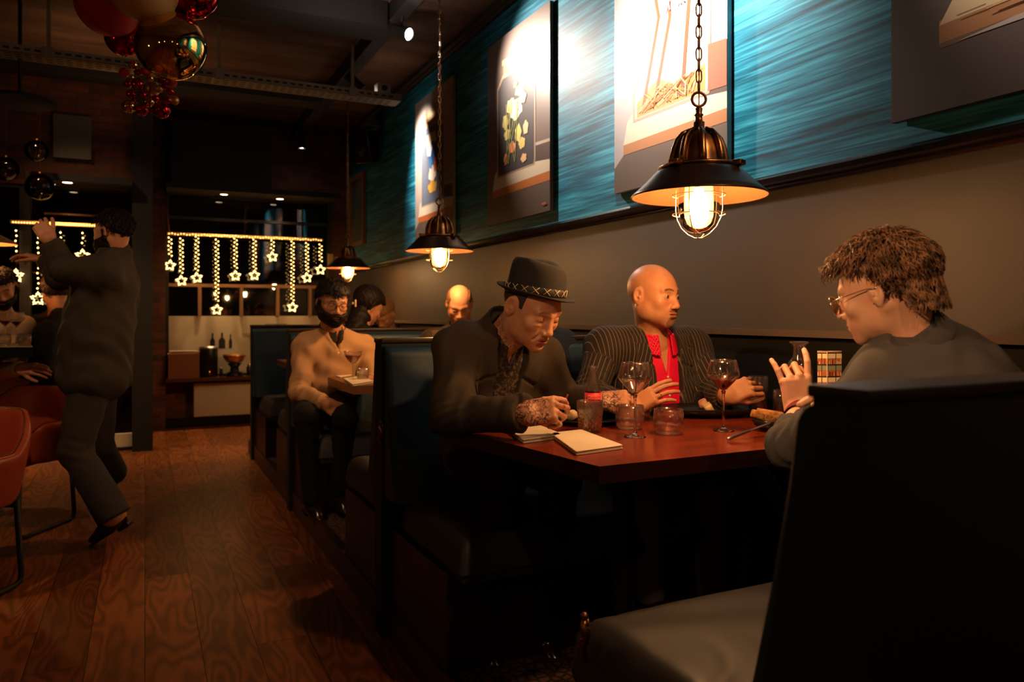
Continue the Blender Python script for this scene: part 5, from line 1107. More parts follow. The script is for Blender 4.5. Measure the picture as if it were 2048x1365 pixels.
def person(p):
    """builds one person as an Empty with a continuous skin body and separate clothes, hair and so on"""
    res = p.get('res', .0032); cres = p.get('cres', .007)
    R = frame(p['f'], p.get('up', (0, 0, 1))); s = p.get('scale', 1.0)
    ear = EARL*[p.get('ear_side', 1), 1, 1]
    c = np.array(p['ear'], float)-R@ear*s if 'ear' in p else np.array(p['head'], float)
    hf = head_f(p.get('face', {})); Rf = R.astype(np.float32); cf = c.astype(np.float32)
    nk = np.array(p['neck'], float); nt_ = c+R@np.array([0, -.022, -.045])*s
    tf, Rt, mid, L = torso_f(p, -.012); af = arm_f(p, -.012); X, Y, Z = Rt[:, 0], Rt[:, 1], Rt[:, 2]
    loc = np.array([mid[0], mid[1], p.get('base', .12)]); t = thing('person', loc, p['label'], 'person', p.get('group'))
    HL = lambda P_: ((P_-cf)@Rf)/np.float32(s)
    nb = nk-Z*.05
    def hn(P_):
        d = hf(HL(P_))*s; n_ = cap(P_, nt_, nb, .056*s, .060*s)
        q = HL(P_); d = smin(d, n_, .03)
        for sx in (-1, 1): d = smin(d, cap(P_, c+R@np.array([sx*.062, -.015, -.045])*s, nk+Y*.045+X*sx*.012-Z*.01, .010, .009), .02)
        return d
    lo, hi = bbox([c+R@np.array(k)*s for k in ((-.09, -.12, -.12), (.09, .13, .125), (-.09, .13, -.12), (.09, -.12, .125), (-.09, -.12, .125), (.09, .13, -.12), (.09, -.12, -.12), (-.09, .13, .125))]+[nk-Z*.06], .03)
    hv, hq = extract(hn, lo, hi, res)
    masks = [np.where((ell(HL(hv.astype(np.float32)), (0, .01, 0), (.105, .15, .14)) < 0)[:, None], head_mask(HL(hv.astype(np.float32)), p.get('face', {})), 0)]
    if p.get('neck_ink'): dn = np.linalg.norm(hv-(nt_*.35+nk*.65), axis=1); masks[0][:, 2] = np.clip((.09-dn)/.02, 0, 1)*.6
    meshes = [(hv, hq)]; hands = {}
    for sd in 'LR':
        h = p.get('hand'+sd)
        if not h: continue
        w = np.array(p['w'+sd], float); e = np.array(p['e'+sd], float); yd = h.get('y', w-e); hs = h.get('s', 1.0)
        f_, pts, ch, th = hand_f(w, yd, h['n'], 1 if sd == 'L' else -1, h['curl'] if not isinstance(h['curl'], str) else CURL[h['curl']], hs, h.get('thumb', (.6, .3, .2)), h.get('spread', .06), w+(e-w)/np.linalg.norm(e-w)*.09)
        lo, hi = bbox(pts, .03); v, q = extract(f_, lo, hi, h.get('res', res*.75)); m = np.zeros((len(v), 3))
        if h.get('ink'):
            dk = np.linalg.norm(v-w, axis=1); m[:, 2] = np.clip((h['ink']-dk)/.015, 0, 1); 
            for c_, _ in ch: dd = np.linalg.norm(v-(c_[0]+c_[1])/2, axis=1); m[:, 2] = np.maximum(m[:, 2], np.clip((.012-dd)/.003, 0, 1))
        meshes.append((v, q)); masks.append(m); hands[sd] = (ch, th)
    lf = leg_f(p, -.014) if 'kL' in p else None
    def core(P_):
        d = smin(tf(P_), af(P_), .04); d = smin(d, cap(P_, nk, nb, .05), .03)
        return smin(d, lf(P_), .03) if lf else d
    pts = [p[k] for k in ('sL', 'sR', 'eL', 'eR', 'wL', 'wR', 'pelvis', 'neck') if k in p]+[p[k] for k in ('kL', 'kR', 'aL', 'aR') if k in p]
    lo, hi = bbox(pts, .17); v, q = extract(core, lo, hi, .016, 2); meshes.append((v, q)); masks.append(np.zeros((len(v), 3)))
    bv, bq = join(*meshes); body = obj('body', (bv, bq.tolist()), p['skin'], t, attrs={'mask': np.concatenate(masks)})
    # eyes
    if p.get('face', {}).get('eyes'):
        for sx in (-1, 1):
            ec = c+R@np.array([sx*.031, .0765, .0008])*s; g = np.array(p.get('gaze', R[:, 1]), float); g /= np.linalg.norm(g)
            o = obj('eye', MB().sphere(ec, .0122*s, 20), eyew, body); obj('iris', MB().lathe([(.0001, .0125*s), (.0060*s, .0112*s), (.0066*s, .0100*s)], 20, ec, rot_to(g)), irism, body)
    # ---- upper clothes
    top = p['top']; g0 = top.get('g', .004); sf, _, _, _ = torso_f(p, g0); saf = arm_f(p, top.get('ga', g0)); shirt = p.get('shirt')
    loc_ = lambda P_: (P_-nk.astype(np.float32))@Rt.astype(np.float32)
    def opening(P_, w0, zb, extra=0.0):
        q = loc_(P_); ww = np.clip(w0*(1-(-q[:, 2])/zb), 0, w0)+extra; return np.maximum(np.abs(q[:, 0]-top.get('shift', 0))-ww, -(q[:, 1]+.01))
    hem = top.get('hem', .02); pl = np.array(p['pelvis'], float)
    def neckhole(P_, r): return cap(P_, nk-Z*.02, c+R@np.array([0, -.01, -.03])*s, r, r*.95)
    def jacket(P_):
        d = smin(sf(P_), saf(P_), .045)+wrinkle(P_, top.get('wr', .0025), 42, top.get('ph', 0))
        if top.get('lapel'):
            q = loc_(P_); w0, zb, lw = top['lapel']
            ww = np.clip(w0*(1-(-q[:, 2])/zb), 0, w0); lwz = lw*np.clip(1.15-(-q[:, 2])/zb, .12, 1); band = np.abs(np.abs(q[:, 0]-top.get('shift', 0))-ww-lwz/2)-lwz/2
            notch = np.abs(q[:, 2]+.075+.35*(np.abs(q[:, 0])-ww))-.006
            band = np.maximum(band, -notch*3); band = np.maximum(band, np.maximum(q[:, 2]-.03, -q[:, 2]-zb)); band = np.maximum(band, -q[:, 1]-.02)
            d = np.minimum(d, smax(d-.007, band, .003)); d = smax(d, -opening(P_, w0, zb), .005)
        d = smax(d, -neckhole(P_, top.get('nh', .061)), .008)
        if top.get('collar'):
            ch_, cr = top['collar']; q = loc_(P_)@np.array([[1, 0, 0], [0, 1, -.0], [0, 0, 1]], np.float32); rr = np.sqrt((q[:, 0]/1.12)**2+(q[:, 1]+.004)**2)-cr-.22*(.03-q[:, 2])
            col = np.maximum(np.abs(rr)-.0050, np.abs(q[:, 2]-ch_*.5-.018+.35*(q[:, 1]+.05))-ch_*.5-.012); col = np.maximum(col, .0-(-(q[:, 1]-.035+0*np.abs(q[:, 0]))) if not top.get('closed') else col)
            d = smin(d, col, .012)
        hz = (P_-pl.astype(np.float32))@Z.astype(np.float32); d = smax(d, -(hz+hem), .008)
        if top.get('flap'): d = top['flap'](P_, d)
        return d
    pts = [p[k] for k in ('sL', 'sR', 'eL', 'eR', 'wL', 'wR', 'pelvis', 'neck')]; lo, hi = bbox(pts, .2); lo = np.maximum(lo, [-9, -9, .3])
    if 'clip' in top: lo = np.maximum(lo, top['clip'][0]); hi = np.minimum(hi, top['clip'][1])
    v, q = extract(jacket, lo, hi, cres); at = None
    if top.get('stripe'):
        v32 = v.astype(np.float32); q_ = loc_(v32); dt = sf(v32); da = saf(v32); wv = np.where(q_[:, 1] > 0, q_[:, 0], q_[:, 0])+.0
        lw_ = top['lapel'][1] if top.get('lapel') else 1; inl = (np.abs(q_[:, 0]) < .13) & (q_[:, 1] > .0) & (q_[:, 2] > -lw_) & (sf(v32) > .006); wv = np.where(inl, q_[:, 0]*.93+q_[:, 2]*.28*np.sign(q_[:, 0]), wv)
        best = None
        for sd in 'LR':
            a, b, cc = [np.array(p[k+sd], float) for k in ('s', 'e', 'w')]
            for u0, u1 in ((a, b), (b, cc)):
                ax = (u1-u0)/np.linalg.norm(u1-u0); e1 = np.cross(ax, Y); e1 /= np.linalg.norm(e1); e2 = np.cross(ax, e1); dq = v-u0; dist = cap(v32, u0, u1, .05); ang = np.arctan2(dq@e1, dq@e2)*.055
                best = (dist, ang) if best is None else (np.minimum(best[0], dist), np.where(dist < best[0], ang, best[1]))
        wv = np.where(best[0] < dt-.01, best[1], wv); at = {'weave': wv+.5}
    jk = obj(top.get('name', 'jacket'), (v, q.tolist()), top['mat'], t, top.get('label'), attrs=at)
    if top.get('band'):
        bt, br_, bh = top['band']; ax = nt_-nk; ax /= np.linalg.norm(ax); e1 = -Y-ax*(-Y@ax); e1 /= np.linalg.norm(e1); e2 = np.cross(ax, e1); vs = []; NA_, NS = 40, 14
        for i in range(NA_+1):
            a = -2.15+4.3*i/NA_; o_ = e1*math.cos(a)+e2*math.sin(a); ctr = nk+ax*(bt-.030*(abs(a)/2.15)**2)+o_*(br_+.010*(abs(a)/2.15)); tp = max(.25, 1-(abs(a)/2.15)**6); long = ax*.93-o_*.42
            for j in range(NS): th_ = 2*math.pi*j/NS; vs.append(ctr+long*math.cos(th_)*bh*tp+o_*math.sin(th_)*.0055*tp)
        fs = [(i*NS+j, i*NS+(j+1) % NS, (i+1)*NS+(j+1) % NS, (i+1)*NS+j) for i in range(NA_) for j in range(NS)]+[tuple(range(NS))[::-1], tuple(NA_*NS+j for j in range(NS))]
        obj('collar', MB().add(vs, fs, True), top['mat'], t)
    if shirt:
        tf2, _, _, _ = torso_f(p, shirt.get('g', -.006))
        def sh(P_):
            d = tf2(P_)+wrinkle(P_, .0015, 55, 2); q = loc_(P_)
            d = smax(d, -neckhole(P_, .060), .006); w0 = shirt.get('open', .03); zb = shirt.get('zb', .10)
            ww = np.clip(w0*(1-(-q[:, 2])/zb), 0, w0)
            d = smax(d, -np.maximum(np.abs(q[:, 0])-ww, -(q[:, 1]-.0)), .004)
            rr = np.sqrt((q[:, 0]/1.08)**2+(q[:, 1]+.002)**2)-.0625+(9 if shirt.get('nocollar') else 0); dz = q[:, 2]+.15*q[:, 1]; hcol = .036
            col = np.maximum(np.abs(rr+.15*(dz-.01))-.0032, np.abs(dz-.012)-hcol*.8); fr_ = np.maximum(np.abs(q[:, 0])-w0*.9-.012*(1-(dz-.012)/hcol)*0, -(q[:, 1]-.02)); col = np.maximum(col, -fr_)
            flap = np.maximum(np.abs(rr-.010-.30*(.035-dz))-.0030, np.maximum(dz-.042, -dz-.004-.42*np.clip(q[:, 1], 0, .08))); flap = np.maximum(flap, -fr_)
            d = np.minimum(np.minimum(d, col), flap); pk = np.maximum(np.abs(np.abs(q[:, 0]-.010)-.010)-.0012, -q[:, 1]); d = d-.0012*np.clip(1-np.abs(q[:, 0]-.004)/.016, 0, 1)**.3*(q[:, 1] > 0)
            return d
        lo, hi = bbox([p['sL'], p['sR'], p['pelvis'], nk+Z*.05], .14); v, q = extract(sh, lo, hi, min(cres*.75, .0055)); so = obj('shirt', (v, q.tolist()), shirt['mat'], t)
        for zz in shirt.get('buttons', ()):
            b0 = nk-Z*zz; ts = np.linspace(0, .3, 300); vals = sh((b0[None]+Y[None]*ts[:, None]).astype(np.float32)); k = np.argmax(vals > 0) if (vals < 0).any() else 0
            idx = np.where(vals < 0)[0]; k = idx[-1] if len(idx) else 0; bp_ = b0+Y*(ts[k]+.001); obj('button', MB().lathe([(.0045, 0), (.0048, .0012), (.0030, .0020), (.0001, .0016)], 14, bp_, rot_to(Y)), shirt.get('bmat', buttonm), so)
    if lf and 'pants' in p:
        pf = leg_f(p, .006)
        def tr(P_):
            d = pf(P_); d = smin(d, ell(P_, pl, (.165*p.get('bulk', 1), .135*p.get('bulk', 1), .14), Rt), .05)+wrinkle(P_, .002, 36, 4)
            for s_ in 'LR':
                a = np.array(p['a'+s_], float); k = np.array(p['k'+s_], float); u = (a-k)/np.linalg.norm(a-k); near = np.linalg.norm(P_-a.astype(np.float32), axis=1) < .14; d = np.where(near, smax(d, (P_-a.astype(np.float32))@u.astype(np.float32)-.02, .006), d)
            return d
        lo, hi = bbox([p[k] for k in ('pelvis', 'kL', 'kR', 'aL', 'aR')], .19); v, q = extract(tr, lo, hi, p.get('pres', .010)); obj('trousers', (v, q.tolist()), p['pants'], t)
        for s_ in 'LR':
            a = np.array(p['a'+s_], float); fd = np.array(p.get('foot'+s_, Y), float); fd = fd/np.linalg.norm(fd); un = np.array([0, 0, 1.0])-fd*fd[2]; un /= np.linalg.norm(un); Rs = frame(fd, un); a0 = a-un*.035
            def shoe(P_):
                d = ell(P_, a0+fd*.075-un*.022, (.043, .105, .030), Rs); d = smin(d, ell(P_, a0-fd*.005-un*.005, (.036, .045, .048), Rs), .03); d = smin(d, ell(P_, a0+fd*.055+un*.0, (.034, .07, .03), Rs), .02)
                d = smin(d, ell(P_, a0+un*.03, (.032, .036, .05), Rs), .02); return smax(d, -((P_-(a0-un*.042).astype(np.float32))@un.astype(np.float32)), .004)
            lo, hi = bbox([a0-fd*.07, a0+fd*.2], .09); v, q = extract(shoe, lo, hi, .006); so_ = obj('shoe', (v, q.tolist()), p.get('shoem', shoem), t)
            obj('sole', MB().obox(a0-un*.045+fd*.11, (.040, .065, .005), Rs, .004).obox(a0-un*.051-fd*.022, (.033, .032, .011), Rs, .004), black, so_)
    # ---- hair
    hr = p.get('hair')
    if hr:
        th = hr.get('t', .012)
        def hairf(P_):
            q = HL(P_); d = hf(q); x, y, z = q[:, 0], q[:, 1], q[:, 2]
            n_ = .0012*np.sin(q@np.array([190., 150, 40], np.float32)+2*np.sin(q@np.array([60., -90, 120], np.float32)))+.0012*np.sin(q@np.array([-90., 230, 160], np.float32))
            thick = th*(.55+.45*np.clip((z+.02)/.08, 0, 1))+hr.get('front', 0)*np.clip((y-.02)/.05, 0, 1)*np.clip((z-.03)/.03, 0, 1)
            hl = hr.get('line', lambda x, y, z: HLINE(x, y, z))(np.abs(x), y, z)
            d = np.maximum(d-thick-n_*hr.get('rough', 1), -d-.004); d = smax(d, -hl, hr.get('edge', .010))
            e = ell(np.stack([np.abs(x), y, z], 1), EARL+[.004, .004, 0], (.02, .023, .036)); return smax(d, -e, .006)*s
        lo, hi = bbox([c+R@np.array(k)*s for k in ((-.1, -.13, -.12), (.1, .12, .14), (-.1, .12, .14), (.1, -.13, .14), (-.1, -.13, .14), (.1, .12, -.12), (.1, -.13, -.12), (-.1, .12, -.12))], .035)
        v, q = extract(hairf, lo, hi, hr.get('res', res*1.1)); ho = obj('hair', (v, q.tolist()), hr['mat'], t)
        if hr.get('locks'): hr['locks'](ho, c, R, s, hairf)
    bd = p.get('beard')
    if bd:
        def beardf(P_):
            q = HL(P_); d = hf(q); x, y, z = np.abs(q[:, 0]), q[:, 1], q[:, 2]
            n_ = .0015*np.sin(q@np.array([390., 250, 140], np.float32)+2*np.sin(q@np.array([160., -190, 220], np.float32)))
            line = -.020-.20*np.clip(y, 0, .1)*1.0-.008*np.clip((y-.06)/.03, 0, 1); reg = np.maximum(z-line, -(y+.022)); reg = np.maximum(reg, z-.01)
            side = np.maximum(np.abs(y-.004)-.014, z-.015); reg = np.minimum(reg, side)
            d = np.maximum(d-bd['t']*np.clip(.4+(-z-.02)/.05, .35, 1.1)-n_, -d-.004); d = smax(d, reg, .005)
            lip = ell(q, (0, .10, -.066), (.023, .03, .0095)); return smax(d, -lip, .003)*s
        lo, hi = bbox([c+R@np.array(k)*s for k in ((-.09, -.05, -.13), (.09, .11, .02), (-.09, .11, -.13), (.09, -.05, .02), (-.09, .11, .02), (.09, .11, -.13))], .03)
        v, q = extract(beardf, lo, hi, res); obj('beard', (v, q.tolist()), bd['mat'], t)
    gs = p.get('glasses')
    if gs:
        G = MB(); T = lambda a: c+R@np.array(a, float)*s; rx, rz = gs.get('r', (.024, .021)); yy = gs.get('y', .104); zz = gs.get('z', .000); dr = gs.get('drop', 0)
        for sx in (-1, 1): G.tube([T((sx*.033+rx*math.cos(a)*(1 if math.sin(a) > -.3 else .93), yy-.006*abs(math.cos(a)), zz+rz*math.sin(a)-dr)) for a in np.linspace(0, 2*math.pi, 28, endpoint=False)], gs.get('w', .0011)*s, 6, True)
        G.tube([T((-.010, yy, zz+.006)), T((0, yy+.003, zz+.009)), T((.010, yy, zz+.006))], .0011*s, 6)
        for sx in (-1, 1): G.tube([T((sx*.056, yy-.006, zz+.008)), T((sx*.074, yy-.03, zz+.011)), T((sx*.082, .01, zz+.014)), T((sx*.086, -.02, zz+.010)), T((sx*.084, -.034, zz-.012))], .0012*s, 6)
        go = obj('eyeglasses', G, gs['mat'], t, gs.get('label'))
        for sx in (-1, 1): obj('lens', MB().add([T((sx*.033, yy-.003, zz-dr))]+[T((sx*.033+rx*.97*math.cos(a), yy-.006*abs(math.cos(a))-.0004, zz+rz*.97*math.sin(a)-dr)) for a in np.linspace(0, 2*math.pi, 24, endpoint=False)], [(0, i+1, (i+1) % 24+1) for i in range(24)], True), gs['lens'], go)
    return dict(t=t, body=body, c=c, R=R, s=s, Rt=Rt, nk=nk, hands=hands, jk=jk, mid=mid, jf=jacket)
eyew = M('eye white', (.34, .25, .20), .2); irism = M('iris', (.03, .015, .008), .15)
buttonm = M('shirt button', (.75, .65, .5), .3); shoem = M('polished shoe leather', (.02, .010, .006), .2, spec=.8)
# ================================================================ the people
sk_fair = skin_mat('fair skin', (.56, .27, .155)); sk_brown = skin_mat('brown skin', (.46, .205, .105), hair=(.05, .03, .02)); sk_tan = skin_mat('tan skin', (.50, .235, .13)); sk_y = skin_mat('light skin', (.62, .33, .20))
hairdk = M('black hair', (.010, .006, .004), .6, spec=.25, bump=(220, .6, .002, (1, 1, .3))); hairbr = M('brown hair', (.085, .035, .015), .5, bump=(260, .8, .003)); hairb2 = M('chestnut hair', (.07, .034, .016), .65)
greyb = M('grey goatee', (.2, .14, .10), .7)
# ---- bald man in the pinstripe jacket
pin = cloth_mat('pinstripe wool', (.020, .014, .012), .8, (.0155, .13, (.16, .115, .085)), sheen=.03)
redsh = cloth_mat('crimson shirt', (.60, .005, .040), .6, bump=(120, .25, .002), sheen=.0)
pb = dict(label='bald man with a grey goatee in a black pinstripe jacket and open red shirt', skin=sk_brown, f=IM(.66, -.07, .75), up=IM(.06, 1, 0), ear=P(1277, 592, 2.93), scale=1.04,
    res=.0027, face=dict(eyes=.3, goatee=1.0, brow=1.0, stubble=.15, jaw=1.1, fat=.009), gaze=IM(.74, -.12, .66), neck=P(1308, 684, 3.02), sR=P(1210, 696, 2.96), sL=P(1382, 694, 3.14), eR=P(1178, 790, 2.83), wR=P(1262, 816, 2.68), eL=P(1428, 784, 2.99), wL=P(1452, 792, 2.76),
    pelvis=P(1308, 905, 3.08), kL=P(1420, 960, 2.75), kR=P(1290, 960, 2.62), aL=P(1420, 1180, 2.8), aR=P(1300, 1190, 2.7), bulk=1.08, arm=1.08,
    top=dict(mat=pin, g=.012, ga=.008, lapel=(.072, .62, .070), stripe=True, collar=(.03, .078), nh=.066, hem=.03, wr=.002), shirt=dict(mat=redsh, open=.030, zb=.13, g=-.004, buttons=(.13, .20, .27, .34)),
    pants=pin, handR=dict(n=IM(-.2, .75, .6), y=IM(.75, .45, .05), curl=[(.25, .35, .2), (.2, .3, .2), (.15, .3, .2), (.1, .25, .15)], thumb=(.9, -.1, .1), s=1.0), handL=dict(n=IM(.1, .5, .9), y=IM(.75, .35, .2), curl='hold', thumb=(.5, .5, .3)))
B = person(pb)
ch, th = B['hands']['R']; a = (ch[1][0][0]*.55+ch[1][0][1]*.45); ax = ch[1][0][1]-ch[1][0][0]; obj('ring', MB().torus(a, .0098, .0015, rot_to(ax), 24, 6), M('gold ring', (.8, .5, .18), .2, 1), B['body'], 'gold ring')
w = np.array(pb['wL']); ax = w-np.array(pb['eL']); obj('bracelet', MB().torus(w+ax/np.linalg.norm(ax)*.0, .034, .003, rot_to(ax), 36, 8), chrome, B['t'])
# ---- man in the trilby
coat = cloth_mat('charcoal wool coat', (.040, .029, .020), .9, bump=(340, .5, .001), sheen=.0); lace = cloth_mat('patterned black shirt', (.022, .016, .013), .5, noise=(90, (.10, .075, .05), 5, .5, .62), sheen=0)
ph = dict(label='man in a black trilby and dark coat bending over his plate, with tattooed hands', skin=sk_tan, f=IM(.57, -.50, .65), up=IM(.34, .9, .35), ear=P(1021, 612, 2.43), scale=1.06,
    res=.0027, cres=.006, face=dict(folds=True, brow=.55, jaw=1.02, nose=.99, stubble=.10), neck=P(1003, 676, 2.58), sR=P(917, 700, 2.50), sL=P(1078, 716, 2.72), eR=P(902, 832, 2.40), wR=P(1050, 828, 2.24), eL=P(1126, 802, 2.86), wL=P(1203, 803, 2.68), hunch=True,
    pelvis=P(975, 900, 2.86), kR=P(1010, 960, 2.45), kL=P(1120, 960, 2.5), aR=P(975, 1270, 2.50), aL=P(1090, 1260, 2.55), bulk=1.08, arm=1.14, cuff=.97,
    top=dict(mat=coat, g=.014, ga=.010, lapel=(.060, .55, .085), collar=(.05, .076), nh=.066, hem=.10, wr=.0068, name='coat'), shirt=dict(mat=lace, open=.02, zb=.06, g=-.002, buttons=(.12, .19, .26), bmat=black), pants=cloth_mat('black trousers', (.008, .007, .007)), neck_ink=True,
    handR=dict(n=IM(.05, .55, .85), y=IM(.95, .16, .05), curl='pinch', thumb=(.45, .35, .3), ink=.088, res=.0022), handL=dict(n=IM(-.1, .75, .65), y=IM(.85, .12, .2), curl='fist', thumb=(.5, .5, .4), ink=.085, s=1.0))
H = person(ph)
hc, HR, hs = H['c'], H['R'], H['s']
hs_ = hs*.975; hatc = hc+HR@np.array([0, -.008, .040])*hs; f_ = HR[:, 1]; u_ = HR[:, 2]; tl = math.radians(6); f2 = f_*math.cos(tl)+u_*math.sin(tl)*-1; Rh = frame(IM(.80, -.165, .56), IM(.17, .98, .10))
ht = M('black felt', (.012, .009, .008), .9, bump=(240, .5, .001), sheen=.0)
hat = MB(); NA = 64; prof = []
def ring(rx, ry, z, dent=0.0, tip=0.0): return [(rx*math.cos(a), ry*math.sin(a), z+tip*math.sin(a)-dent*max(0, math.sin(a))**2*(math.cos(a)**2)*4) for a in np.linspace(0, 2*math.pi, NA, endpoint=False)]
def brimz(a, r): return .006*math.sin(a)*-1*(r > .1)+(.022*(r-.095)/.05)*(.75 if math.sin(a) < 0 else .15)*(math.sin(a)**2)+.012*(r-.095)/.05*math.cos(a)**2
rings = [[((.080)*math.cos(a), .099*math.sin(a), -.004) for a in np.linspace(0, 2*math.pi, NA, endpoint=False)]]
for k in (0.0, .33, .66, 1.0, 1.0, .66, .33, 0.0):
    pass
for j, k in enumerate([0, .25, .5, .75, 1.0]): rings.append([((.080+.034*k)*math.cos(a), (.099+.031*k)*math.sin(a), -.004+brimz(a, .095+.05*k)) for a in np.linspace(0, 2*math.pi, NA, endpoint=False)])
for j, k in enumerate([1.0, .75, .5, .25, 0]): rings.append([((.081+.0335*k)*math.cos(a), (.100+.0305*k)*math.sin(a), .001+brimz(a, .095+.05*k)) for a in np.linspace(0, 2*math.pi, NA, endpoint=False)])
for z, k in ((.012, 1.0), (.035, .985), (.06, .965), (.083, .94), (.099, .90), (.108, .83), (.112, .72), (.107, .55), (.096, .35), (.090, .12), (.089, .004)):
    t_ = max(0, (z-.05)/.05); rings.append([(.081*k*math.cos(a)*(1-.16*max(0, math.sin(a))**2*t_), .100*k*math.sin(a), z-.012*t_*max(0, math.sin(a))) for a in np.linspace(0, 2*math.pi, NA, endpoint=False)])
vs = [hatc+Rh@np.array(q)*hs_ for r in rings for q in r]
hat.add(vs, [(i*NA+j, i*NA+(j+1) % NA, (i+1)*NA+(j+1) % NA, (i+1)*NA+j) for i in range(len(rings)-1) for j in range(NA)], True)
hto = obj('trilby_hat', hat, ht, H['t']); obj('hat_band', MB().lathe([(1.0, .004), (1.006, .005), (1.0, .026), (.99, .027)], NA, hatc, Rh@np.diag([.0825*hs_, .1015*hs_, hs_])), M('black ribbon', (.006, .005, .005), .6), hto)
X_ = MB()
for k in range(17):
    a0 = 2*math.pi*k/17; a1 = a0+2*math.pi/17*.62
    for q0, q1 in (((a0, .007), (a1, .027)), ((a0, .027), (a1, .007))):
        X_.tube([hatc+Rh@np.array([(.0838)*math.cos(q0[0]+(q1[0]-q0[0])*s_), .1028*math.sin(q0[0]+(q1[0]-q0[0])*s_), q0[1]+(q1[1]-q0[1])*s_])*hs_ for s_ in (0, .5, 1)], .0008, 5)
obj('cross_stitch', X_, M('cream cord', (.75, .52, .32), .6), hto, 'cream cross stitches round the band')
# short dark hair below the hat, cuff button, spoon in the hand
def undercut(P_):
    q = ((P_-hc.astype(np.float32))@HR.astype(np.float32))/np.float32(hs); d = head_f(ph['face'])(q); x, y, z = np.abs(q[:, 0]), q[:, 1], q[:, 2]
    reg = np.maximum(np.maximum(y-.030, -(z+np.where(y > -.02, -.004, .040))), z-.075); e = ell(np.stack([x, y, z], 1), EARL+[.003, .006, 0], (.02, .026, .038)); return smax(smax(d-.003, reg, .003), -e, .004)*hs
lo, hi = bbox([hc-.16, hc+.16], 0); v, q = extract(undercut, lo, hi, .004); obj('hair', (v, q.tolist()), M('cropped dark hair', (.035, .018, .010), .8, bump=(300, .6, .002)), H['t'])
cz = np.array(ph['wR'])*.8+np.array(ph['eR'])*.2; obj('cuff_button', MB().lathe([(.006, 0), (.0062, .002), (.0001, .003)], 16, cz+IM(0, -.15, 1)*.054, rot_to(IM(0, -.2, 1))), M('grey button', (.35, .3, .27), .3), H['jk'])
ch, th = H['hands']['R']; g = th[3]*.5+ch[3][0][3]*.5; sp_ = thing('spoon', g, 'small dark spoon held in the tattooed hand over the plate', 'spoon'); du = IM(.35, .80, .1); du /= np.linalg.norm(du)
obj('handle', MB().tube([g-du*.05, g, g+du*.03], [.0028, .003, .0034], 8), M('dark red lacquer', (.16, .02, .012), .3), sp_); obj('bowl', MB().sphere(g-du*.062, (.011, .016, .005), 16, frame(du)), steel, sp_)
# ---- young man in the foreground
grey = cloth_mat('grey wool jacket', (.060, .052, .047), .85, bump=(420, .4, .0008), sheen=.0)
py = dict(label='young man with tousled chestnut hair and tinted glasses in a grey jacket, hand raised', skin=sk_y, f=IM(-.68, -.27, -.64), up=IM(-.2, .95, -.1), ear=P(1752, 584, 1.64), ear_side=-1, scale=.94,
    res=.0026, cres=.006, face=dict(eyes=.5, brow=.5, nose=1.0, jaw=.96), neck=P(1822, 676, 1.70), sL=P(1772, 778, 1.66), sR=P(1930, 742, 1.80), eL=P(1582, 890, 1.88), wL=P(1602, 826, 2.14), eR=P(1900, 860, 1.95), wR=P(1735, 782, 1.86), hunch=True, cuff=.80,
    pelvis=P(1905, 900, 1.62), kL=P(1650, 930, 2.0), kR=P(1790, 920, 2.05), aL=P(1600, 1180, 2.0), aR=P(1760, 1150, 2.05), bulk=1.04, arm=.98, pres=.014,
    top=dict(mat=grey, g=.012, ga=.008, lapel=(.05, .5, .06), band=(.016, .078, .028), nh=.064, hem=.05, wr=.0045, ph=1), shirt=dict(mat=cloth_mat('maroon jumper', (.10, .008, .008)), open=.02, zb=.05, nocollar=True), pants=cloth_mat('dark trousers', (.012, .010, .010)),
    handL=dict(n=IM(-.05, .15, 1), y=IM(-.10, .97, -.15), curl=[(.15, .35, .25), (.75, 1.0, .5), (.8, 1.1, .6), (.10, .45, .3)], thumb=(.3, .5, .4), res=.0018, s=1.08, spread=.12), handR=dict(n=IM(0, 1, .1), y=IM(-.95, .0, .2), curl='flat', thumb=(.4, .2, .2)),
    glasses=dict(mat=M('silver frame', (.75, .68, .6), .2, 1), lens=thin_glass('tinted lens', (.35, .2, .15), .8), r=(.027, .024), y=.110, z=-.006, label='thin silver glasses with tinted lenses'))
lkm = M('chestnut locks', (.22, .105, .048), .62, noise=(45, (.05, .024, .012), 3, .38, .62), spec=.3)
def yline(x, y, z): return z-(.074-.28*np.clip(.06-y, 0, .07)-1.9*np.clip(-.012-y, 0, .045)-.45*np.clip(-.057-y, 0, .06))
py['hair'] = dict(mat=hairb2, t=.010, front=.006, rough=1.2, res=.0030, locks=lock_maker(3600, .036, .0014, lkm, 11, .006, .014, .75, yline, 420), line=yline)
Y_ = person(py)
ec = Y_['c']+Y_['R']@np.array([-.086, .0, -.030])*Y_['s']; obj('ear_stud', MB().sphere(ec, .0022, 10), chrome, Y_['body'])
wv = np.array(py['wL']); ev = np.array(py['eL']); ax = (wv-ev)/np.linalg.norm(wv-ev)
obj('shirt_cuff', MB().lathe([(.0425, -.06), (.041, .0), (.0395, .010), (.035, .006)], 32, wv-ax*.012, rot_to(ax)), cloth_mat('maroon cuff', (.14, .012, .010)), Y_['t'], 'maroon cuff')
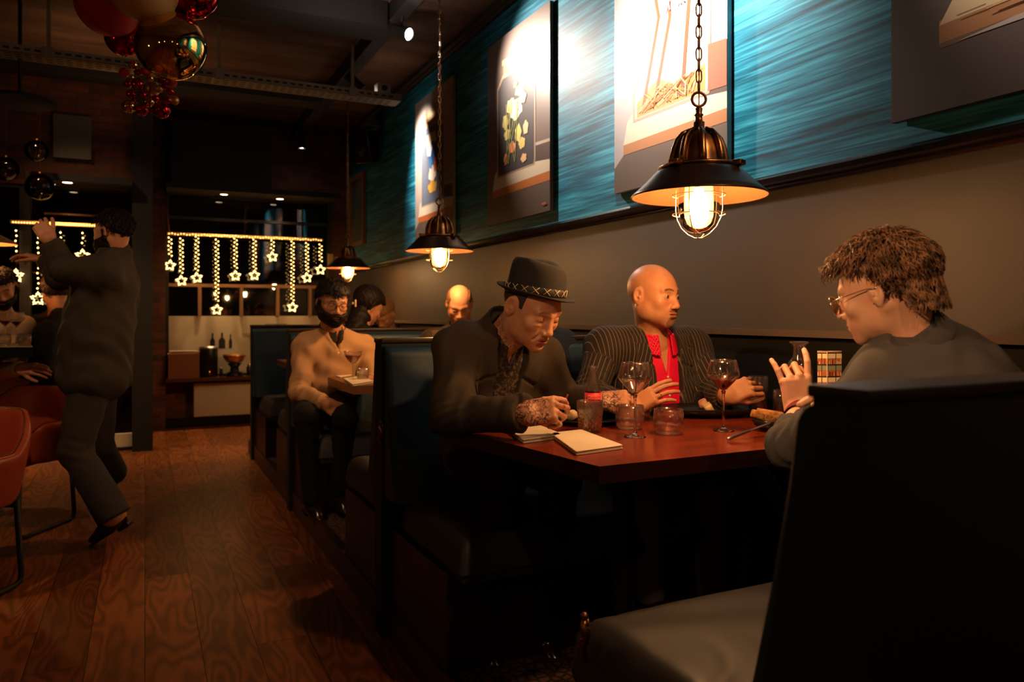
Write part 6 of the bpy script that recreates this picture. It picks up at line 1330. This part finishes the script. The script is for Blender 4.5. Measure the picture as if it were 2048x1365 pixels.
# ---- bearded man in the beige shirt
beige = cloth_mat('beige flannel', (.44, .25, .125), .92, bump=(260, .5, .0015), sheen=.03)
def placket(P_, d): return d
pz = dict(label='bearded man with glasses in a beige overshirt, sitting behind the small table', skin=sk_tan, f=IM(.48, -.26, .84), up=IM(.12, 1, .1), ear=P(637, 604, 4.52), scale=1.06, face=dict(brow=.9, jaw=1.04, fat=.004), res=.0042, cres=.009,
    neck=P(664, 664, 4.66), sR=P(609, 694, 4.55), sL=P(727, 694, 4.82), eR=P(598, 786, 4.46), wR=P(654, 808, 4.22), eL=P(752, 768, 4.66), wL=P(738, 762, 4.44), pelvis=P(648, 800, 4.74), kR=P(612, 832, 4.22), kL=P(690, 836, 4.22), aR=P(625, 1000, 4.25), aL=P(676, 985, 4.30), bulk=1.0, arm=1.06,
    top=dict(mat=beige, g=.008, ga=.006, lapel=(.022, .09, .05), band=(.010, .067, .024), nh=.062, hem=.10, wr=.007, name='overshirt', ph=3), shirt=dict(mat=cloth_mat('dark undershirt', (.03, .02, .015)), open=.01, zb=.03), pants=cloth_mat('black jeans', (.010, .009, .009)),
    hair=dict(mat=hairdk, t=.014, front=.010, rough=1.2, locks=lock_maker(900, .032, .0024, hairdk, 5, .004, .008, .8)), beard=dict(mat=hairdk, t=.012), glasses=dict(mat=M('dark frame', (.03, .02, .015), .3), lens=thin_glass('clear lens', (.95, .95, .95), .8), r=(.026, .022), y=.108, w=.0018),
    handR=dict(n=IM(-.3, .35, .9), y=IM(.75, -.62, .1), curl='relax', thumb=(.5, .2, .2)), handL=dict(n=IM(0, .8, .6), y=IM(.6, .1, .6), curl='relax'))
Z_ = person(pz)
for k, zz in enumerate((.10, .19, .28, .37)):
    b0 = Z_['nk']-Z_['Rt'][:, 2]*zz; ts = np.linspace(0, .35, 350); vals = Z_['jf']((b0[None]+Z_['Rt'][:, 1][None]*ts[:, None]).astype(np.float32)); idx = np.where(vals < 0)[0]
    if len(idx): obj('button', MB().lathe([(.0075, 0), (.008, .002), (.0001, .003)], 14, b0+Z_['Rt'][:, 1]*(ts[idx[-1]]+.0005), rot_to(Z_['Rt'][:, 1])), buttonm, Z_['jk'])
w0 = np.array(pz['wL']); 
# ---- balding man behind
drk = cloth_mat('dark olive jacket', (.030, .022, .013), .9)
pq = dict(label='balding man in a dark jacket bowing his head under the middle pendant lamp', skin=sk_fair, f=IM(.10, -.52, .82), up=IM(.05, .85, .5), ear=P(894, 609, 4.82), scale=.98, face=dict(brow=.4, jaw=1.05, fat=.005, stubble=.1), res=.0048, cres=.011,
    neck=P(922, 662, 4.95), sR=P(862, 684, 4.92), sL=P(985, 684, 5.02), eR=P(846, 770, 4.75), wR=P(905, 770, 4.5), eL=P(1000, 770, 4.8), wL=P(950, 772, 4.52), pelvis=P(922, 800, 5.06), bulk=1.0, top=dict(mat=drk, g=.012, lapel=(.05, .4, .05), collar=(.04, .075)), shirt=dict(mat=cloth_mat('pale shirt', (.5, .38, .28)), open=.01, zb=.04),
    hair=dict(mat=M('thin brown hair', (.14, .055, .025), .7), t=.006, res=.0045, line=lambda x, y, z: np.minimum(np.minimum(np.maximum(x-.052-.3*np.clip(z-.06, 0, 1), -y-.06), .088-z), np.minimum(z-(.03-1.2*np.clip(.02-y, 0, .06)), .045-y))), handR=dict(n=IM(0, 1, .3), y=IM(.8, 0, .4), curl='relax'))
person(pq)
# ---- person seen from behind in a navy jacket, hidden behind the hat
pn = dict(label='person in a navy jacket seen from behind, mostly hidden by the man in the trilby', skin=sk_fair, f=IM(-.4, -.3, -.86), up=IM(0, 1, -.2), head=P(1050, 612, 3.32), scale=.97, face=dict(), res=.007, cres=.011,
    neck=P(1068, 668, 3.28), sL=P(1000, 700, 3.18), sR=P(1122, 696, 3.34), eL=P(985, 770, 3.4), wL=P(1010, 770, 3.65), eR=P(1130, 775, 3.55), wR=P(1090, 772, 3.75), pelvis=P(1072, 850, 3.25), hunch=True, top=dict(mat=cloth_mat('navy wool', (.016, .020, .034), .85), g=.014, collar=(.035, .075)), hair=dict(mat=hairdk, t=.014, res=.006))
person(pn)
# ---- woman with dark hair
wl = lambda x, y, z: z-(.05-1.1*np.clip(-(y-.04), 0, .2))
pw = dict(label='person with dark shoulder-length hair and a small hair clip, turned to the wall', skin=sk_tan, f=IM(.62, -.42, -.62), up=IM(.2, .95, 0), head=P(737, 612, 5.30), scale=1.02, face=dict(), res=.005, cres=.012,
    neck=P(722, 662, 5.22), sL=P(690, 690, 5.05), sR=P(775, 690, 5.35), eL=P(690, 760, 5.2), wL=P(740, 770, 5.5), eR=P(790, 760, 5.5), wR=P(760, 765, 5.7), pelvis=P(722, 800, 5.2), top=dict(mat=cloth_mat('black blouse', (.008, .006, .006)), g=.006, name='blouse'), hair=dict(mat=hairdk, t=.022, res=.0045, line=wl))
W_ = person(pw)
def mane(P_):
    return cap(P_, W_['c']+IM(-.03, .0, .0), W_['nk']+IM(-.055, -.06, .05), .082, .07)+wrinkle(P_, .004, 90)
lo, hi = bbox([W_['c'], W_['nk']], .2); v, q = extract(mane, lo, hi, .007); obj('long_hair', (v, q.tolist()), hairdk, W_['t'])
k0 = P(711, 607, 5.17); obj('hair_clip', MB().obox(k0, (.006, .012, .026), frame(IM(.3, 0, 1)), .004).sphere(k0+IM(-.018, 0, 0), .009, 10), M('pearl clip', (.8, .55, .35), .3, emit=None), W_['t'], 'pale hair clip')
# ---- blond head beyond her
pf = dict(label='fair-haired person bowing over the farthest table, only the head showing', skin=sk_fair, f=IM(-.25, -.72, .62), up=IM(-.1, .7, .7), head=P(768, 628, 6.15), scale=.98, face=dict(brow=.4), res=.006, cres=.014,
    neck=P(782, 664, 6.4), sL=P(830, 690, 6.5), sR=P(745, 690, 6.35), eL=P(840, 745, 6.4), wL=P(800, 750, 6.1), eR=P(740, 745, 6.2), wR=P(765, 750, 6.0), pelvis=P(790, 780, 6.6), top=dict(mat=cloth_mat('brown jumper', (.06, .03, .015)), g=.006, name='jumper'), hair=dict(mat=M('fair hair', (.28, .13, .05), .6), t=.012, res=.006, front=.006))
person(pf)
# ---- waiter
suit = cloth_mat('charcoal suit', (.042, .034, .026), .85, bump=(300, .5, .001), sheen=.0)
pk = dict(label='standing bearded waiter in a charcoal suit reaching out with both arms beside the column', skin=sk_fair, f=IM(-.95, -.12, -.18), up=IM(-.05, 1, 0), ear=P(208, 464, 4.12), ear_side=-1, scale=1.0, base=0.0, face=dict(brow=.8), res=.0042, cres=.009,
    neck=P(226, 508, 4.22), sL=P(206, 548, 4.06), sR=P(222, 545, 4.42), eL=P(128, 540, 4.02), wL=P(98, 478, 3.98), eR=P(118, 556, 4.35), wR=P(88, 520, 4.4), pelvis=P(190, 748, 4.20), kL=P(150, 902, 4.08), kR=P(196, 888, 4.36), aL=P(226, 1030, 4.08), aR=P(222, 945, 4.62), bulk=1.26, arm=1.22, hunch=True, leg=1.22, flare=1.45,
    footL=IM(-.83, -.50, .1), footR=IM(.35, -.15, .9), pres=.009, top=dict(mat=suit, g=.026, ga=.010, hem=.13, wr=.006, ph=2, band=(.012, .068, .022)), pants=suit, hair=dict(mat=hairdk, t=.008, front=.006, locks=lock_maker(500, .026, .0028, hairdk, 6, .003, .006, .8)), beard=dict(mat=hairdk, t=.010),
    handL=dict(n=IM(.3, .2, .9), y=IM(-.55, .85, 0), curl='hold'), handR=dict(n=IM(0, 1, 0), y=IM(-1, .3, 0), curl='relax'))
person(pk)
# ---- customers at the high table
pl_ = dict(label='bearded customer in a pale shirt at the photo edge, behind the wine glasses', skin=sk_tan, f=IM(.45, -.5, .75), up=IM(.05, .9, .3), head=P(4, 576, 4.95), scale=1.0, base=0.0, face=dict(brow=.9), res=.005, cres=.010,
    neck=P(-4, 628, 5.05), sR=P(-64, 655, 5.0), sL=P(48, 655, 5.15), eR=P(-80, 740, 4.85), wR=P(-30, 730, 4.6), eL=P(0, 742, 4.72), wL=P(42, 738, 4.42), pelvis=P(-8, 770, 5.2), top=dict(mat=cloth_mat('cream cotton', (.60, .42, .24)), g=.008, collar=(.035, .07), name='shirt', wr=.004), hair=dict(mat=hairdk, t=.010, front=.006, locks=lock_maker(400, .026, .003, hairdk, 7, .003, .006, .8)), beard=dict(mat=hairdk, t=.010),
    handL=dict(n=IM(.1, .6, .8), y=IM(.9, .05, .2), curl='relax'))
person(pl_)
pm_ = dict(label='dark-haired person in black, seen from behind, between high table and waiter', skin=sk_tan, f=IM(-.8, -.3, -.45), up=IM(0, 1, 0), head=P(112, 585, 5.25), scale=.98, base=0.0, face=dict(), res=.007, cres=.013,
    neck=P(116, 632, 5.2), sL=P(92, 668, 5.0), sR=P(128, 664, 5.35), eL=P(86, 745, 4.95), wL=P(40, 745, 5.05), eR=P(110, 740, 5.4), wR=P(60, 740, 5.4), pelvis=P(112, 770, 5.2), top=dict(mat=cloth_mat('black wool top', (.007, .006, .006)), g=.008, name='jumper'), hair=dict(mat=M('dark brown hair', (.035, .015, .008), .5), t=.024, res=.006, line=wl))
person(pm_)
